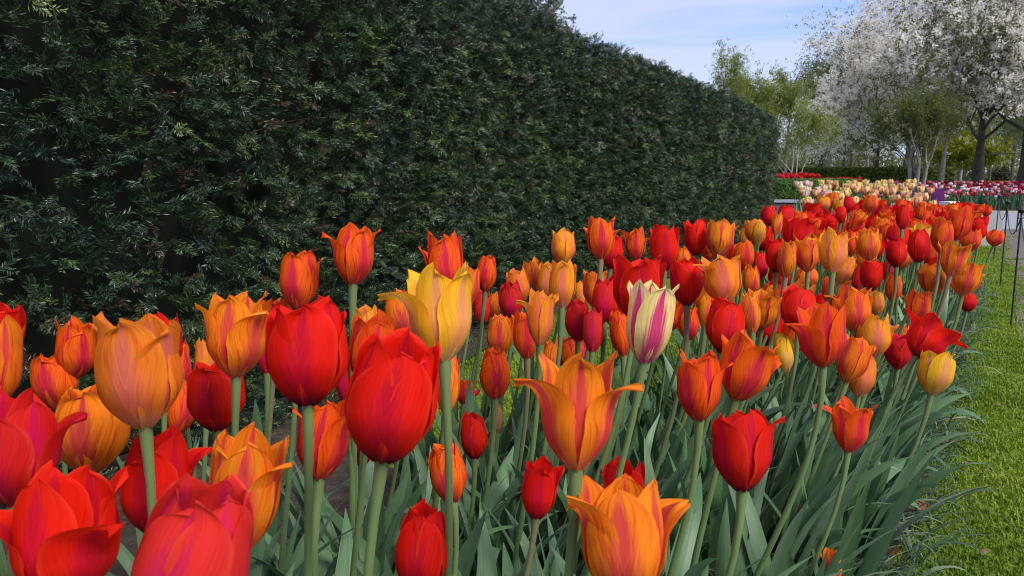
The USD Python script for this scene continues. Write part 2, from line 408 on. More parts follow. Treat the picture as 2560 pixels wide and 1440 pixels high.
def tulip(label, group, base, axis, R, H, code, o, spin, rng, ground, lod=1, leaves=2, side=None, spread=None, name='tulip', parts=True, ldir=None, stemr=None, brown=None):
    """base: where the bloom sits on its stem; axis: the bloom's direction; ground: where the stem leaves the soil; side: {petal: extra opening}"""
    t = thing(name, label, 'tulip', ground, group)
    g0 = np.asarray(ground, float)
    tone = TONE[code]
    cols = [jitter_col(c, rng) for c in tone[:4]]
    axis = axis / np.linalg.norm(axis)
    X = np.cross([0, 1.0, 0], axis); X /= np.linalg.norm(X)
    Y = np.cross(axis, X)
    nu, nv = {2: (15, 24), 1: (9, 15), 0: (7, 10)}[lod]
    meshes = []
    for k in range(6):
        inner = k % 2 == 1
        ex = (side or {}).get(k, 0.0) + (rng.uniform(-.08, .22) if not inner else rng.uniform(-.14, .10)) * (0.5 + o)
        P, uv = petal_grid(R, H, o, nu, nv, rng, inner, ex, length=rng.uniform(.93, 1.03) * (1.02 if inner else .98))
        th = math.radians(spin) + k * PI / 3 + rng.uniform(-.08, .08)
        c, s = math.cos(th), math.sin(th)
        x, y = P[:, 0] * c - P[:, 1] * s, P[:, 0] * s + P[:, 1] * c
        W = base - g0 + x[:, None] * X + y[:, None] * Y + P[:, 2:3] * axis
        pc = [np.clip(q * rng.uniform(.92, 1.08), 0, .9) for q in cols]
        meshes.append((W, grid_faces(nu, nv), petal_pv(uv, rng.uniform(0, 90), tone, pc)))
    if parts:
        for W, f, pv in meshes:
            part(t, 'petal', W, f, petal_mat, pv)
    else:
        n, vs, fs, pvs = 0, [], [], {}
        for W, f, pv in meshes:
            vs.append(W); fs.append(f + n); n += len(W)
            for kk, a in pv.items():
                pvs.setdefault(kk, []).append(np.broadcast_to(a, (len(W), 3)))
        part(t, 'bloom', np.vstack(vs), np.vstack(fs), petal_mat, {kk: np.vstack(a) for kk, a in pvs.items()})
    # stem
    hgt = base[2]
    n = {2: 14, 1: 9, 0: 5}[lod]
    b = base - g0
    pts = bezier(np.array([0, 0, -0.02]), b * [.25, .25, .4] + np.array([rng.normal(0, .014), rng.normal(0, .012), 0]), b - axis * hgt * .33, b + axis * 0.004, n)
    r0 = stemr or rng.uniform(.0029, .0037)
    rad = np.linspace(r0 * 1.25, r0, n); rad[-1] *= 1.7; rad[-2] *= 1.12
    sd = {2: 10, 1: 7, 0: 5}[lod]
    sv, sf = tube(pts, rad, sd)
    vv = np.repeat(np.linspace(0, 1, n), sd)
    uvw = np.column_stack([np.zeros(len(sv)), vv, np.full(len(sv), rng.uniform(0, 50))])
    tc = np.array([.068, .125, .034]) * rng.uniform(.8, 1.1)
    br = rng.random() < .13 if brown is None else brown
    top = np.array([.15, .125, .062]) if br else np.array([.108, .155, .050])
    part(t, 'stem', sv, sf, stem_mat, {'petalUv': uvw, 'edgeColor': tc, 'flameColor': top})
    a0 = rng.uniform(0, 6.28)
    for i in range(leaves):
        az = a0 + i * 2.4 + rng.uniform(-.5, .5) if ldir is None else ldir + rng.uniform(-1.1, 1.1)
        L = min(rng.uniform(.26, .42), hgt * .98) * (spread or 1.0)
        leaf_part(t, rng, L, rng.uniform(.020, .046), az, rng.uniform(1.15, 1.52), rng.uniform(.15, 1.1) + .9 * (rng.random() < .2), lod, (0, 0, 0))
    return t

# ------------------------------------------------------------------ the tulips one can tell apart in the photograph
# where bloom meets stem (x y), tip (x y), body width, colour, openness, spin (f: outer petal to the front, b: inner petal to the front), flared petals, size in cm
# then the label and a short name by which neighbours are described
LIST = '''
-55 1040 -12 800 165 O .4 f - 7.8|orange tulip streaked red, half out of view at the left edge above a crimson one|the orange tulip at the left edge
-32 935 2 762 130 R .3 b - 7.8|bright red tulip peeping out behind the orange tulip at the left edge|
40 1264 62 985 195 P .42 f R 8.2|large crimson-pink tulip at the left edge with several red tips standing apart|the crimson tulip at the left edge
168 1500 176 1188 250 R .62 b LR 8.2|big scarlet tulip with gaping pointed petals, lowest at the left in front|the gaping scarlet tulip
440 1590 548 1200 280 S .0 f - 8.4|largest salmon-pink tulip with a magenta stripe, leaning right at the bottom edge|the big salmon-pink tulip
600 1376 632 1082 178 O .5 f R 8.2|salmon-orange tulip with one petal flaring right, above the big salmon-pink one|the salmon-orange tulip
378 1330 408 1085 168 R .42 f R 8.0|red tulip crossed by the stem of the big amber tulip|the red tulip behind a stem
228 1180 246 965 178 O .15 f - 7.8|broad orange tulip with a magenta flame and dark veins, left of the big amber|the veined orange tulip
364 1068 345 792 205 OY .42 f R 8.2|big amber tulip with a pink flame and one thin petal sticking up at its right|the big amber tulip
187 946 203 803 98 RO .3 b - 7.8|slim orange tulip striped red and pink, topmost at the left against the hedge|the slim striped tulip at the left
148 1022 138 882 108 RO .1 f - 7.6|round closed orange-red tulip at the left, low against the hedge|the round closed tulip at the left
410 935 412 790 90 R .45 b - 7.8||
455 978 440 855 62 RO .3 b - 7.4||
440 1088 458 952 84 RO .1 b - 7.6||
545 1077 540 905 142 R .25 f - 7.8|dark red rounded tulip behind the stem of the striped orange tulip|the dark red rounded tulip
515 985 514 852 58 OY .3 b - 7.4||
590 942 596 738 150 O .55 b R 8.0|wide orange tulip striped pink and gold, left of the large red tulip|the wide striped orange tulip
686 890 690 752 82 RO .4 f - 7.8||
668 938 664 832 46 P .1 f - 7.4||
770 1013 772 757 205 R .3 f - 8.2|large broad red tulip with a magenta heart, below the red-orange one before the hedge|the large broad red tulip
748 775 750 630 98 RO .22 f R 7.8|red-orange tulip standing up before the hedge, tips just parting, above the large broad red tulip|the red-orange tulip before the hedge
882 713 886 562 103 RO .42 b LR 7.8|tallest tulip at the left before the hedge, orange with crimson flames|the tall flamed tulip before the hedge
912 900 916 765 80 OY .2 f - 7.6||
925 972 940 795 126 RO .3 f - 7.8|orange-red veined tulip half hidden behind the biggest dark red tulip|the veined tulip behind the biggest red
874 1022 868 880 64 P .1 f - 7.6||
797 1200 815 1008 132 RO .42 b R 7.8|orange-red tulip with one petal turned out, left of the biggest dark red tulip|the orange-red tulip with a turned petal
905 1165 905 1036 76 R .1 f - 7.6||
955 1153 1008 848 235 R .14 f - 8.4|biggest dark red tulip, closed and leaning right, in the middle foreground|the biggest dark red tulip
1110 905 1092 672 160 Y .72 b L 8.2|big yellow tulip with red streaks and one long tip flung left|the big yellow tulip
1118 738 1106 587 96 RO .5 f L 7.8|flaring red-orange tulip before the hedge, just above the big yellow tulip|the tulip above the big yellow one
1213 731 1221 641 52 RO .1 f - 7.4|small closed crimson and orange tulip on a tall stem, right of the big yellow tulip|the small closed tulip right of the yellow
1010 852 994 728 86 O .15 f - 7.6||
1174 762 1172 670 54 O .3 b - 7.4||
1204 812 1205 728 44 P .1 f - 7.4||
1231 808 1232 730 40 O .1 f - 7.2||
1279 801 1277 706 63 P .12 f - 7.4|crimson pink tulip between the yellow lily-like tulip and the big yellow one|the crimson tulip right of the big yellow
1302 758 1290 674 60 OY .25 f - 7.4||
1347 728 1324 650 48 O .2 f - 7.4||
1364 748 1371 656 50 OY .3 f - 7.4||
1405 771 1408 657 70 OY .4 f - 7.6|amber tulip with a pale pink heart, right below the orange one before the hedge|the amber tulip with a pale heart
1410 663 1407 577 64 OY .3 b - 7.4|small amber tulip standing alone before the hedge, left of a taller flared orange one|the small amber tulip before the hedge
1502 650 1502 546 73 RO .5 f LR 7.8|red-orange tulip with both side petals flared, tallest before the middle of the hedge|the flared tulip before the middle of the hedge
1526 673 1534 592 58 R .2 f - 7.4||
1350 868 1350 727 68 OY .68 b LR 7.8|slim lily-shaped yellow-orange tulip with three pointed tips|the lily-shaped tulip
1318 899 1311 780 68 RO .35 f - 7.6|red tulip with an orange outer petal, left of the lily-shaped one|the red tulip left of the lily-shaped one
1249 892 1251 790 70 O .3 f - 7.4|pale orange tulip with a pink centre, above the orange-red closed one|the pale orange tulip
1237 999 1238 875 80 RO .15 f - 7.6|closed orange-red tulip with a crimson stripe, above the small bud|the closed orange-red tulip above the bud
1445 854 1445 752 69 P .2 f - 7.4|crimson tulip with red margins, right of the lily-shaped one|the crimson tulip right of the lily-shaped one
1481 884 1485 774 56 S .2 f - 7.4||
1486 768 1485 677 60 O .5 b - 7.4||
1450 772 1450 704 28 OY .1 f - 6.8||
1512 807 1514 699 70 P .15 f - 7.4|crimson closed tulip above and left of the cream tulip|the crimson tulip above the cream one
1541 772 1540 690 54 P .15 f - 7.4||
1587 802 1600 645 125 R .7 f - 8.0|broad wide-open red tulip behind the cream tulip|the broad red tulip behind the cream one
1608 909 1634 710 118 C .55 f - 8.2|cream tulip flamed with magenta, the only pale one among the red and orange|the cream tulip
1560 894 1546 780 58 RO .2 b - 7.6||
1590 653 1588 574 52 RO .8 f LR 7.6|orange-red tulip with two petals thrown outwards, before the hedge|the tulip with two thrown petals
1660 677 1660 566 76 R .35 f - 7.8|red tulip with an orange and pink front petal, before the hedge|the red tulip with an orange front petal
1705 682 1708 619 40 O .2 f - 7.2||
1740 641 1738 551 58 R .3 b - 7.6|dark red tulip before the hedge, left of a double-wide orange one|the dark red tulip before the hedge
1795 642 1804 549 72 O .45 b R 7.6|broad orange tulip before the hedge, right of the dark red one|the broad orange tulip before the hedge
1718 765 1713 647 83 R .28 b - 7.8|upright glossy red tulip, upper right of the cream tulip|the upright red tulip
1810 763 1801 639 97 OY .6 f L 7.8|broad amber tulip with ragged tips and a pink heart, right of the upright red one|the broad ragged amber tulip
1858 676 1860 604 55 RO .3 f - 7.4||
1895 613 1898 555 35 Y .15 f - 7.0|small yellow tulip near the end of the hedge|the small yellow tulip near the hedge end
1865 621 1864 573 32 OY .3 f - 7.0||
1880 602 1880 552 34 R .2 b - 7.0||
1922 566 1922 514 38 R .2 b - 7.4|small red tulip right at the end of the hedge, left one of a pair|the red tulip at the hedge end
1940 591 1945 531 28 O .1 f - 7.0||
1960 576 1968 514 43 R .2 f - 7.4|small red tulip at the end of the hedge, right one of a pair|the right red tulip at the hedge end
1990 626 1996 545 76 R .6 f - 7.6||
1905 696 1895 631 40 P .1 f - 7.2||
1940 684 1934 595 49 R .25 f - 7.6||
1963 696 1969 607 48 O .25 b - 7.4||
2020 680 2018 589 66 O .6 b L 7.6|orange tulip with a broad red-tinted petal flaring left, in the middle rows|the orange tulip flaring left
2081 683 2084 578 70 OY .65 f LR 7.8|tall amber tulip with star-like pointed tips in the middle rows|the star-tipped amber tulip
2097 710 2121 640 46 OY .2 f R 7.4||
2172 652 2172 576 60 O .5 f - 7.6|orange vase-shaped tulip with a crimson stripe in the middle rows|the vase-shaped orange tulip
2241 669 2242 597 51 R .3 b - 7.4||
2295 657 2300 577 54 R .12 f - 7.6|closed dark red egg-shaped tulip below a small yellow one|the egg-shaped red tulip
2308 625 2308 556 40 Y .8 f LR 7.2|small spiky yellow tulip behind the egg-shaped red one|the spiky yellow tulip
2255 576 2257 511 33 R .2 f - 7.4||
2233 593 2233 550 28 R .1 f - 6.8||
2352 633 2355 549 54 RO .25 f - 7.6|tall orange-red tulip right of the egg-shaped red one|the orange-red tulip right of the egg-shaped one
2390 602 2405 519 62 RO .75 b R 7.8|large open orange tulip at the far right corner of the bed|the open orange tulip at the far corner
2374 692 2396 602 62 O 1.0 f R 7.8|wide open orange tulip with thin petals pointing right|the wide open orange tulip with thin petals
2333 739 2330 659 63 O .5 f L 7.6|orange tulip with yellow margins and a crimson heart near the lawn|the yellow-edged tulip near the lawn
2405 739 2416 656 73 O .85 f LR 7.6|flared orange tulip with side petals spread, leaning over the lawn edge|the flared tulip at the lawn edge
2417 779 2420 732 43 R .05 f - 6.2|small egg-shaped red tulip at the lawn edge under the flared orange one|the small red tulip at the lawn edge
2335 667 2330 616 22 O .1 f - 6.6||
2425 628 2428 574 50 RO .5 f - 7.2||
2448 600 2448 559 34 R .4 b - 6.4||
2484 616 2488 574 41 RO .4 f L 6.6|lone orange-red tulip leaning right over the lawn beside the rope posts|the lone tulip by the rope posts
2178 728 2180 649 56 R .25 b - 7.6|bright scarlet tulip facing forward in the middle rows|the scarlet tulip in the middle rows
2142 727 2145 667 29 P .1 f - 7.2||
2230 753 2235 689 41 RO .15 f - 7.0|small closed orange tulip above a long bare leaning stem|the small closed orange tulip
2225 706 2228 654 50 P .3 f - 7.0||
2015 721 2018 668 56 O .2 f - 7.0||
2133 828 2138 721 80 O .45 f L 7.8|orange tulip with a crimson midrib, behind the yellow-orange one|the orange tulip with a crimson midrib
2190 790 2187 725 41 OY .15 f - 7.0||
2057 918 2048 758 116 RO .78 b LR 8.0|large flared orange tulip with a curled side petal on a tall straight stem|the large flared tulip on a straight stem
2182 893 2190 785 84 OY .5 f R 7.8|yellow-orange tulip with rounded petals, right of the large flared one|the rounded yellow-orange tulip
2115 958 2150 845 76 O .4 b R 7.8|striped orange tulip leaning right, just above a smooth yellow one|the leaning striped tulip
2146 991 2155 878 71 OY .05 f - 7.6|smooth closed yellow-orange tulip beneath the leaning striped one|the smooth closed yellow-orange tulip
2243 923 2245 834 67 P .3 b - 7.0|crimson tulip with straight-cut tips beside the wide open red one|the crimson tulip beside the open red
2264 872 2258 812 38 O .2 f - 6.8||
2288 892 2352 800 98 R .95 f R 8.0|wide open scarlet tulip facing right, above the yellow one at the lawn edge|the wide open scarlet tulip
2290 809 2300 725 59 RO .6 f L 7.4|orange-red tulip with turned-out tips, above the wide open scarlet one|the orange-red tulip with turned tips
2328 986 2346 879 86 Y .45 f R 7.6|yellow tulip streaked orange on a long leaning stem, lowest at the lawn edge|the yellow tulip at the lawn edge
1995 829 1995 719 90 R .18 f - 7.8|rounded bright red tulip behind the large flared one|the rounded red tulip
2055 792 2054 734 40 R .3 f - 7.0||
1928 785 1928 711 59 O .35 f - 7.2|orange tulip with a pink midrib, left of the rounded red one|the orange tulip with a pink midrib
1805 884 1820 751 100 R .3 f - 8.0|tall crimson and red tulip above the leaning orange-red one|the tall crimson and red tulip
1881 837 1875 730 50 O .3 f - 7.6||
1916 862 1918 777 76 R .6 f - 7.4||
1838 1000 1882 838 128 RO .6 f R 8.2|large orange-red tulip leaning right with its tip stretched out|the large leaning orange-red tulip
1970 935 1955 833 53 Y .05 f - 7.4|smooth closed yellow tulip nodding left between larger ones|the smooth closed yellow tulip
1990 887 1985 836 40 O .4 f - 6.8||
1748 1053 1748 887 112 RO .4 b R 7.8|upright orange tulip with a red inner petal, left of the large leaning one|the upright orange tulip with a red petal
1763 821 1768 721 45 O .1 f - 7.4||
1720 852 1720 764 56 RO .2 f - 7.2||
1877 739 1875 664 43 O .15 f - 7.0||
1440 1178 1445 880 188 O .88 b LR 8.4|big flared orange tulip with two long pointed side petals, centre front|the big flared orange tulip
1435 932 1425 842 86 RO .3 b - 7.4||
1375 952 1377 850 46 O .2 f - 7.2||
1562 1505 1558 1198 222 O .6 f LR 8.4|big orange tulip with a pink flame cut by the bottom edge|the big orange tulip at the bottom edge
1560 1302 1558 1154 106 R .5 f - 7.6|crimson red tulip whose three tips rise behind the big orange one at the bottom|the red tips behind the big orange one
1855 1228 1858 1028 150 R .38 b R 8.0|scarlet tulip on a bent stem hanging over the long leaves, right of centre|the scarlet tulip over the long leaves
1840 1085 1843 1010 31 RO .2 f - 7.0||
2120 1131 2130 998 88 RO .85 f LR 7.6|small star-shaped red tulip with yellow-striped petals bent outwards|the star-shaped striped tulip
1340 1298 1356 1150 90 R .5 f R 7.2|small ragged dark red tulip low among the leaves, left of the big flared orange one|the small ragged red tulip
1134 1257 1108 1106 96 RO .02 f - 7.4|half-closed orange bud tilted left low in the middle|the tilted orange bud
1187 1148 1185 1032 70 R .08 f - 7.2|small closed red tulip low beside the biggest dark red one|the small closed red tulip
1243 1086 1243 1008 30 B .0 f - 6.0|tiny brownish pink pointed bud among the stems|the tiny bud
1050 1490 1060 1268 138 R .06 f - 8.0|closed red tulip cut by the bottom edge, lower left of the small ragged one|the red tulip at the bottom edge
1115 1036 1126 894 61 O .1 f - 7.6|narrow orange tulip half hidden at the right of the biggest dark red one|the narrow half-hidden orange tulip
1158 1012 1165 950 44 RO .4 f - 5.0||
2088 1455 2072 1376 44 O .5 f - 4.5|stunted orange tulip almost hidden behind a long leaf at the bottom right|the stunted orange tulip
2058 529 2058 489 35 OY .25 f - 7.4|small amber tulip at the back of the bed, left of two|
2103 537 2102 496 36 Y .3 f - 7.4|small yellow tulip at the back of the bed before the cream tulips|
2080 518 2080 481 31 O .4 f - 7.0||
2176 531 2176 487 36 O .4 f - 7.6|orange tulip standing up at the back of the bed against the cream tulips|
2030 551 2030 507 43 R .5 f - 7.6||
2122 532 2122 491 26 R .2 f - 7.2||
2080 556 2081 522 30 P .2 f - 7.0||
2102 559 2102 515 27 R .2 f - 7.4||
2003 552 2003 528 20 OY .2 f - 6.0||
'''
MAINGROUP = 'red and orange tulips of the front bed'
LOOKW = {'R': 'red', 'P': 'crimson pink', 'S': 'salmon pink', 'RO': 'orange-red', 'O': 'orange', 'OY': 'amber', 'Y': 'yellow', 'C': 'cream', 'B': 'brownish'}
rows = []
for ln in LIST.strip().splitlines():
    a, lab, short = (ln.split('|') + ['', ''])[:3]
    q = a.split()
    bx, by, tx, ty, w = map(float, q[:5])
    rows.append(dict(b=(bx, by), t=(tx, ty), w=w, col=q[5], o=float(q[6]), spin=q[7], side=q[8], hs=float(q[9]) / 100, lab=lab, short=short))
for r in rows:
    hp = math.hypot(r['t'][0] - r['b'][0], r['t'][1] - r['b'][1])
    r['d'] = r['hs'] * FPX / hp
    r['hp'] = hp


def words_for(r):
    """a label for a tulip that was not named by hand: its look, then where it stands from a named neighbour"""
    shape = 'wide open' if r['o'] > .55 else 'half-open' if r['o'] > .28 else 'closed'
    size = 'large' if r['hp'] > 150 else 'small' if r['hp'] < 75 else 'mid-sized'
    mx, my = (r['b'][0] + r['t'][0]) / 2, (r['b'][1] + r['t'][1]) / 2
    near = sorted((math.hypot(mx - (s['b'][0] + s['t'][0]) / 2, my - (s['b'][1] + s['t'][1]) / 2), i) for i, s in enumerate(rows) if s['short'])
    for _, i in near:
        s = rows[i]
        dx, dy = mx - (s['b'][0] + s['t'][0]) / 2, my - (s['b'][1] + s['t'][1]) / 2
        v = 'above' if dy < 0 else 'below'
        h = 'right of' if dx > 0 else 'left of'
        where = h if abs(dx) > 2 * abs(dy) else v if abs(dy) > 2 * abs(dx) else ('upper ' if dy < 0 else 'lower ') + h
        lab = f"{size} {shape} {LOOKW[r['col']]} tulip {where} {s['short']}"
        if lab not in used:
            return lab
    return lab


used = {r['lab'] for r in rows if r['lab']}
placed = []
for i, r in enumerate(rows):
    rng = np.random.default_rng(1000 + i)
    d = r['d']
    base = at(*r['b'], d)
    tip = at(*r['t'], d)
    ax = tip - base
    ax = ax / np.linalg.norm(ax) + np.array([0, rng.uniform(-.10, .06), 0])
    R = r['w'] * d / FPX / 2 * 0.96
    spin = (-90 if r['spin'] == 'f' else 90) + rng.uniform(-14, 14)
    side = {}
    dirs = np.array([math.radians(spin) + k * PI / 3 for k in range(6)])
    for ch, want in (('L', PI), ('R', 0.0)):
        if ch in r['side']:
            dd = np.abs((dirs - want + PI) % (2 * PI) - PI) + np.where(np.arange(6) % 2, .25, 0)   # outer petals first
            side[int(np.argmin(dd))] = rng.uniform(.42, .64) + (.12 if r['o'] > .6 else 0)
    lean = 0.05 + 0.24 * sm(500, 2300, r['b'][0]) + rng.uniform(-.07, .07)
    if r['short'] == 'the lone tulip by the rope posts':
        lean = .55
    g = np.array([base[0] - base[2] * lean, base[1] + rng.uniform(-.04, .05) * base[2] * 2, 0.0])
    lab = r['lab'] or words_for(r)
    used.add(lab)
    lod = 2 if r['hp'] > 140 else 1 if r['hp'] > 62 else 0
    nl = 6 if d < 1.6 else 4 if d < 2.3 else 3
    right = r['b'][0] > 2000
    tulip(lab, MAINGROUP, base, ax, R, r['hs'] * 1.0, r['col'], r['o'] + (.06 if r['o'] < .11 else .16 * min(1, r['o'] / .3)) + rng.uniform(-.04, .06), spin, rng, g, lod, nl, side, parts=r['hp'] > 45,
          ldir=(-0.5 if right and d < 2.2 else None))
    placed.append((g[0], g[1], base[0], base[1]))
    if 'DEBUG' in globals():
        print(f"{r['b'][0]:.0f},{r['b'][1]:.0f} d={d:.2f} z={base[2]:.2f} g=({g[0]:.2f},{g[1]:.2f}) R={R*100:.1f}cm {lab}")

# ------------------------------------------------------------------ ground, soil, paths
HEDGE = np.array([(-3.6, -2.6), (-2.6, -1.0), (-1.92, 0.1), (-1.08, 1.55), (-.78, 2.08), (-.54, 2.62), (-.33, 3.2), (-.05, 4.0), (.36, 4.78), (1.16, 6.0), (1.96, 7.28), (2.67, 8.5), (3.30, 9.8), (3.60, 10.6)])
HH, HT = 1.72, 1.0                                            # height and thickness of the yew hedge


def along(poly, n):
    s = np.concatenate([[0], np.cumsum(np.linalg.norm(np.diff(poly, axis=0), axis=1))])
    q = np.linspace(0, s[-1], n)
    return np.column_stack([np.interp(q, s, poly[:, 0]), np.interp(q, s, poly[:, 1])])


def lawn_edge(y):          # where the bed meets the lawn
    return -.14 + .66 * y


def path_edge(y):          # where the lawn meets the trodden path
    return .33 + .61 * y + 0.05 * np.sin(y * 1.3)


def strip(path_l, path_r, z, name, m, nsub=1, bump=0.0, seed=0, label=None):
    """a sheet between two polylines with the same number of points"""
    l, r = np.asarray(path_l, float), np.asarray(path_r, float)
    t = np.linspace(0, 1, nsub + 1)
    P = l[:, None] * (1 - t)[None, :, None] + r[:, None] * t[None, :, None]
    zz = np.full(P.shape[:2], z)
    if bump:
        q = np.dstack([P, zz]).reshape(-1, 3)
        zz = z + bump * (0.5 + 0.5 * np.clip(meshkit.noise(q * 14 + seed), -1, 1)).reshape(zz.shape) + bump * .5 * np.abs(meshkit.noise(q * 45 + seed)).reshape(zz.shape)
    v = np.dstack([P, zz]).reshape(-1, 3)
    f = grid_faces(nsub + 1, len(l))
    return tag(addmesh(numbered('/World', name), v, f, m), kind='structure')


turf_mat = mat('turf', {
    'geo': ('geometry', {}), 'n': ('noise_texture', {'scale': 3.0, 'detail': 6.0, 'roughness': 0.65}), 'n2': ('noise_texture', {'scale': 60.0, 'detail': 4.0}),
    'r': ('rgb_ramp', {'ramp': [(0.28, (.075, .125, .012)), (0.5, (.115, .175, .016)), (0.72, (.16, .20, .03))]}),
    'r2': ('rgb_ramp', {'ramp': [(0.3, (.55, .55, .55)), (0.7, (1.15, 1.15, 1.0))]}), 'm': ('mix', {'mix_type': 'multiply', 'fac': 1.0}),
    'b': ('bump', {'strength': 0.8, 'distance': 0.02}), 'p': ('principled_bsdf', {'roughness': 0.85, 'specular_ior_level': 0.15})},
    [('geo.position', 'n.vector'), ('geo.position', 'n2.vector'), ('n.fac', 'r.fac'), ('n2.fac', 'r2.fac'), ('r.color', 'm.color1'), ('r2.color', 'm.color2'),
     ('m.color', 'p.base_color'), ('n2.fac', 'b.height'), ('b.normal', 'p.normal')], 'p.BSDF')
soil_mat = simple('soil', (.042, .033, .027), 0.9, 0.5, 22.0, 1.0, 0.15)  # darkened overall: shade from the hedge is put into the soil colour
dust_mat = simple('path_earth', (.125, .105, .095), 0.9, 0.35, 9.0, 0.6, 0.15)
road_mat = simple('road_stone', (.235, .235, .265), 0.85, 0.10, 5.0, 0.2, 0.2)
kerb_mat = simple('kerb_stone', (.30, .30, .30), 0.85, 0.15, 12.0, 0.3, 0.2)

v = np.array([[x, y, 0] for y in np.linspace(-260, 260, 3) for x in np.linspace(-260, 260, 3)], float)
tag(addmesh(numbered('/World', 'ground'), v, grid_faces(3, 3), turf_mat), kind='structure')
ys = np.linspace(-1.2, 5.3, 90)
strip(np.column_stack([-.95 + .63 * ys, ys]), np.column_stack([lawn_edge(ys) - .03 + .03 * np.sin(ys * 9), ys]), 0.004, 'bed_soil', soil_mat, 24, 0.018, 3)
ys = np.linspace(-1.2, 11.6, 120)
hl = along(HEDGE, 120)
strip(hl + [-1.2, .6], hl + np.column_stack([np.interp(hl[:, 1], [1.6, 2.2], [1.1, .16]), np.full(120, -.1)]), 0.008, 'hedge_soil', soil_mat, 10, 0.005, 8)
strip(np.column_stack([path_edge(ys), ys]), np.column_stack([path_edge(ys) + 1.9, ys]), 0.004, 'trodden_path', dust_mat, 3)
yy = np.linspace(0, 1, 12)
strip(np.column_stack([2.5 + 22 * yy, 11.7 + .5 * yy]), np.column_stack([2.5 + 22 * yy, 16.6 + .4 * yy]), 0.008, 'garden_road', road_mat, 2)
vv, ff = join([box(2.5, 16.62, 0, 24.5, 16.76, .07), box(2.5, 11.52, -.02, 24.5, 11.66, .03)])
tag(addmesh(numbered('/World', 'road_kerb'), vv, ff, kerb_mat, smooth=False), kind='structure')

# ------------------------------------------------------------------ the clipped yew hedge
YEW = [((.019, .038, .016), .32), ((.034, .064, .022), .32), ((.022, .047, .027), .20), ((.070, .115, .028), .09), ((.045, .030, .014), .04), ((.070, .115, .045), .03)]


def yew_mat(i, c):
    return mat(f'yew_needle_{i}', {'g': ('geometry', {}), 'n': ('noise_texture', {'scale': 30.0, 'detail': 2.0}), 'n5': ('noise_texture', {'scale': 2.2, 'detail': 3.0}),
                                   'r': ('rgb_ramp', {'ramp': [(0.3, tuple(np.array(c) * .6)), (0.7, tuple(np.array(c) * 1.4))]}),
                                   'r5': ('rgb_ramp', {'ramp': [(0.35, (.75, .8, .9)), (0.65, (1.3, 1.2, 1.0))]}), 'm': ('mix', {'mix_type': 'multiply', 'fac': 1.0}),
                                   'p': ('principled_bsdf', {'roughness': 0.38, 'specular_ior_level': 0.45})},
               [('g.position', 'n.vector'), ('g.position', 'n5.vector'), ('n.fac', 'r.fac'), ('n5.fac', 'r5.fac'), ('r.color', 'm.color1'), ('r5.color', 'm.color2'), ('m.color', 'p.base_color')], 'p.BSDF')


def needles(rng, path, nl, spread, nw, n):
    """two ranks of flat needles along a twig"""
    out = []
    t = np.linspace(.06, 1, n)
    c = np.column_stack([np.interp(t, np.linspace(0, 1, len(path)), path[:, k]) for k in range(3)])
    d = np.gradient(c, axis=0); d /= np.linalg.norm(d, axis=1, keepdims=True)
    for s in (-1, 1):
        for i in range(n):
            up = np.array([0, 0, 1.0]) + rng.normal(0, .25, 3)
            sd = np.cross(d[i], up); sd /= np.linalg.norm(sd)
            ang = spread * (1.05 - .5 * t[i]) + rng.normal(0, .12)
            dr = d[i] * math.cos(ang) + s * sd * math.sin(ang) + np.array([0, 0, rng.normal(.05, .18)])
            dr /= np.linalg.norm(dr)
            L = nl * rng.uniform(.75, 1.15) * (1 - .35 * t[i] ** 3)
            wv = np.cross(dr, np.cross(sd * s, dr) + rng.normal(0, .3, 3)); wv /= np.linalg.norm(wv)
            b = c[i]
            nn = np.cross(wv, dr)
            v = np.array([b, b + dr * L * .5 + wv * nw / 2 + nn * L * .04, b + dr * L, b + dr * L * .5 - wv * nw / 2 + nn * L * .04])
            out.append((v, np.array([[0, 1, 2, 3]])))
    return out


hedge = thing('yew_hedge', 'long tall dark green clipped yew hedge along the left of the tulip bed', 'hedge', (0, 0, 0))
HP = str(hedge.GetPath())
twig_mat = simple('yew_twig', (.070, .040, .022), 0.8, 0.3, 40)
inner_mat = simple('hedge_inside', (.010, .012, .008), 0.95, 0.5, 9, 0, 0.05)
# the dense inside
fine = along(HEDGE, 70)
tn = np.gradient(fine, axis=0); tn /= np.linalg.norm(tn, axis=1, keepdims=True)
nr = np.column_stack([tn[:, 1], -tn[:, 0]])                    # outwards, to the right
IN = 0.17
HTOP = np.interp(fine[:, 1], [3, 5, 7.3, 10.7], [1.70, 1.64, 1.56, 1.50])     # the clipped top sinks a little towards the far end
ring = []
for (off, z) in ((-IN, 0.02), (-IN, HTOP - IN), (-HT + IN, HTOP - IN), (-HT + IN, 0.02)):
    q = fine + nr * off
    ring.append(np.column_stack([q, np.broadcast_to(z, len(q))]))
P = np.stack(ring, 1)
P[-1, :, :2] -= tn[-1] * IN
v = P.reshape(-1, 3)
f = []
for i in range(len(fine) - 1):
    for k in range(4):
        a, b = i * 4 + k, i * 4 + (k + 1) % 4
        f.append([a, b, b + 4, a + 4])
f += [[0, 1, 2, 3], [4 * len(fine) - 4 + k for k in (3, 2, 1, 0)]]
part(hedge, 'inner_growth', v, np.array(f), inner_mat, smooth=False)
rng = np.random.default_rng(77)
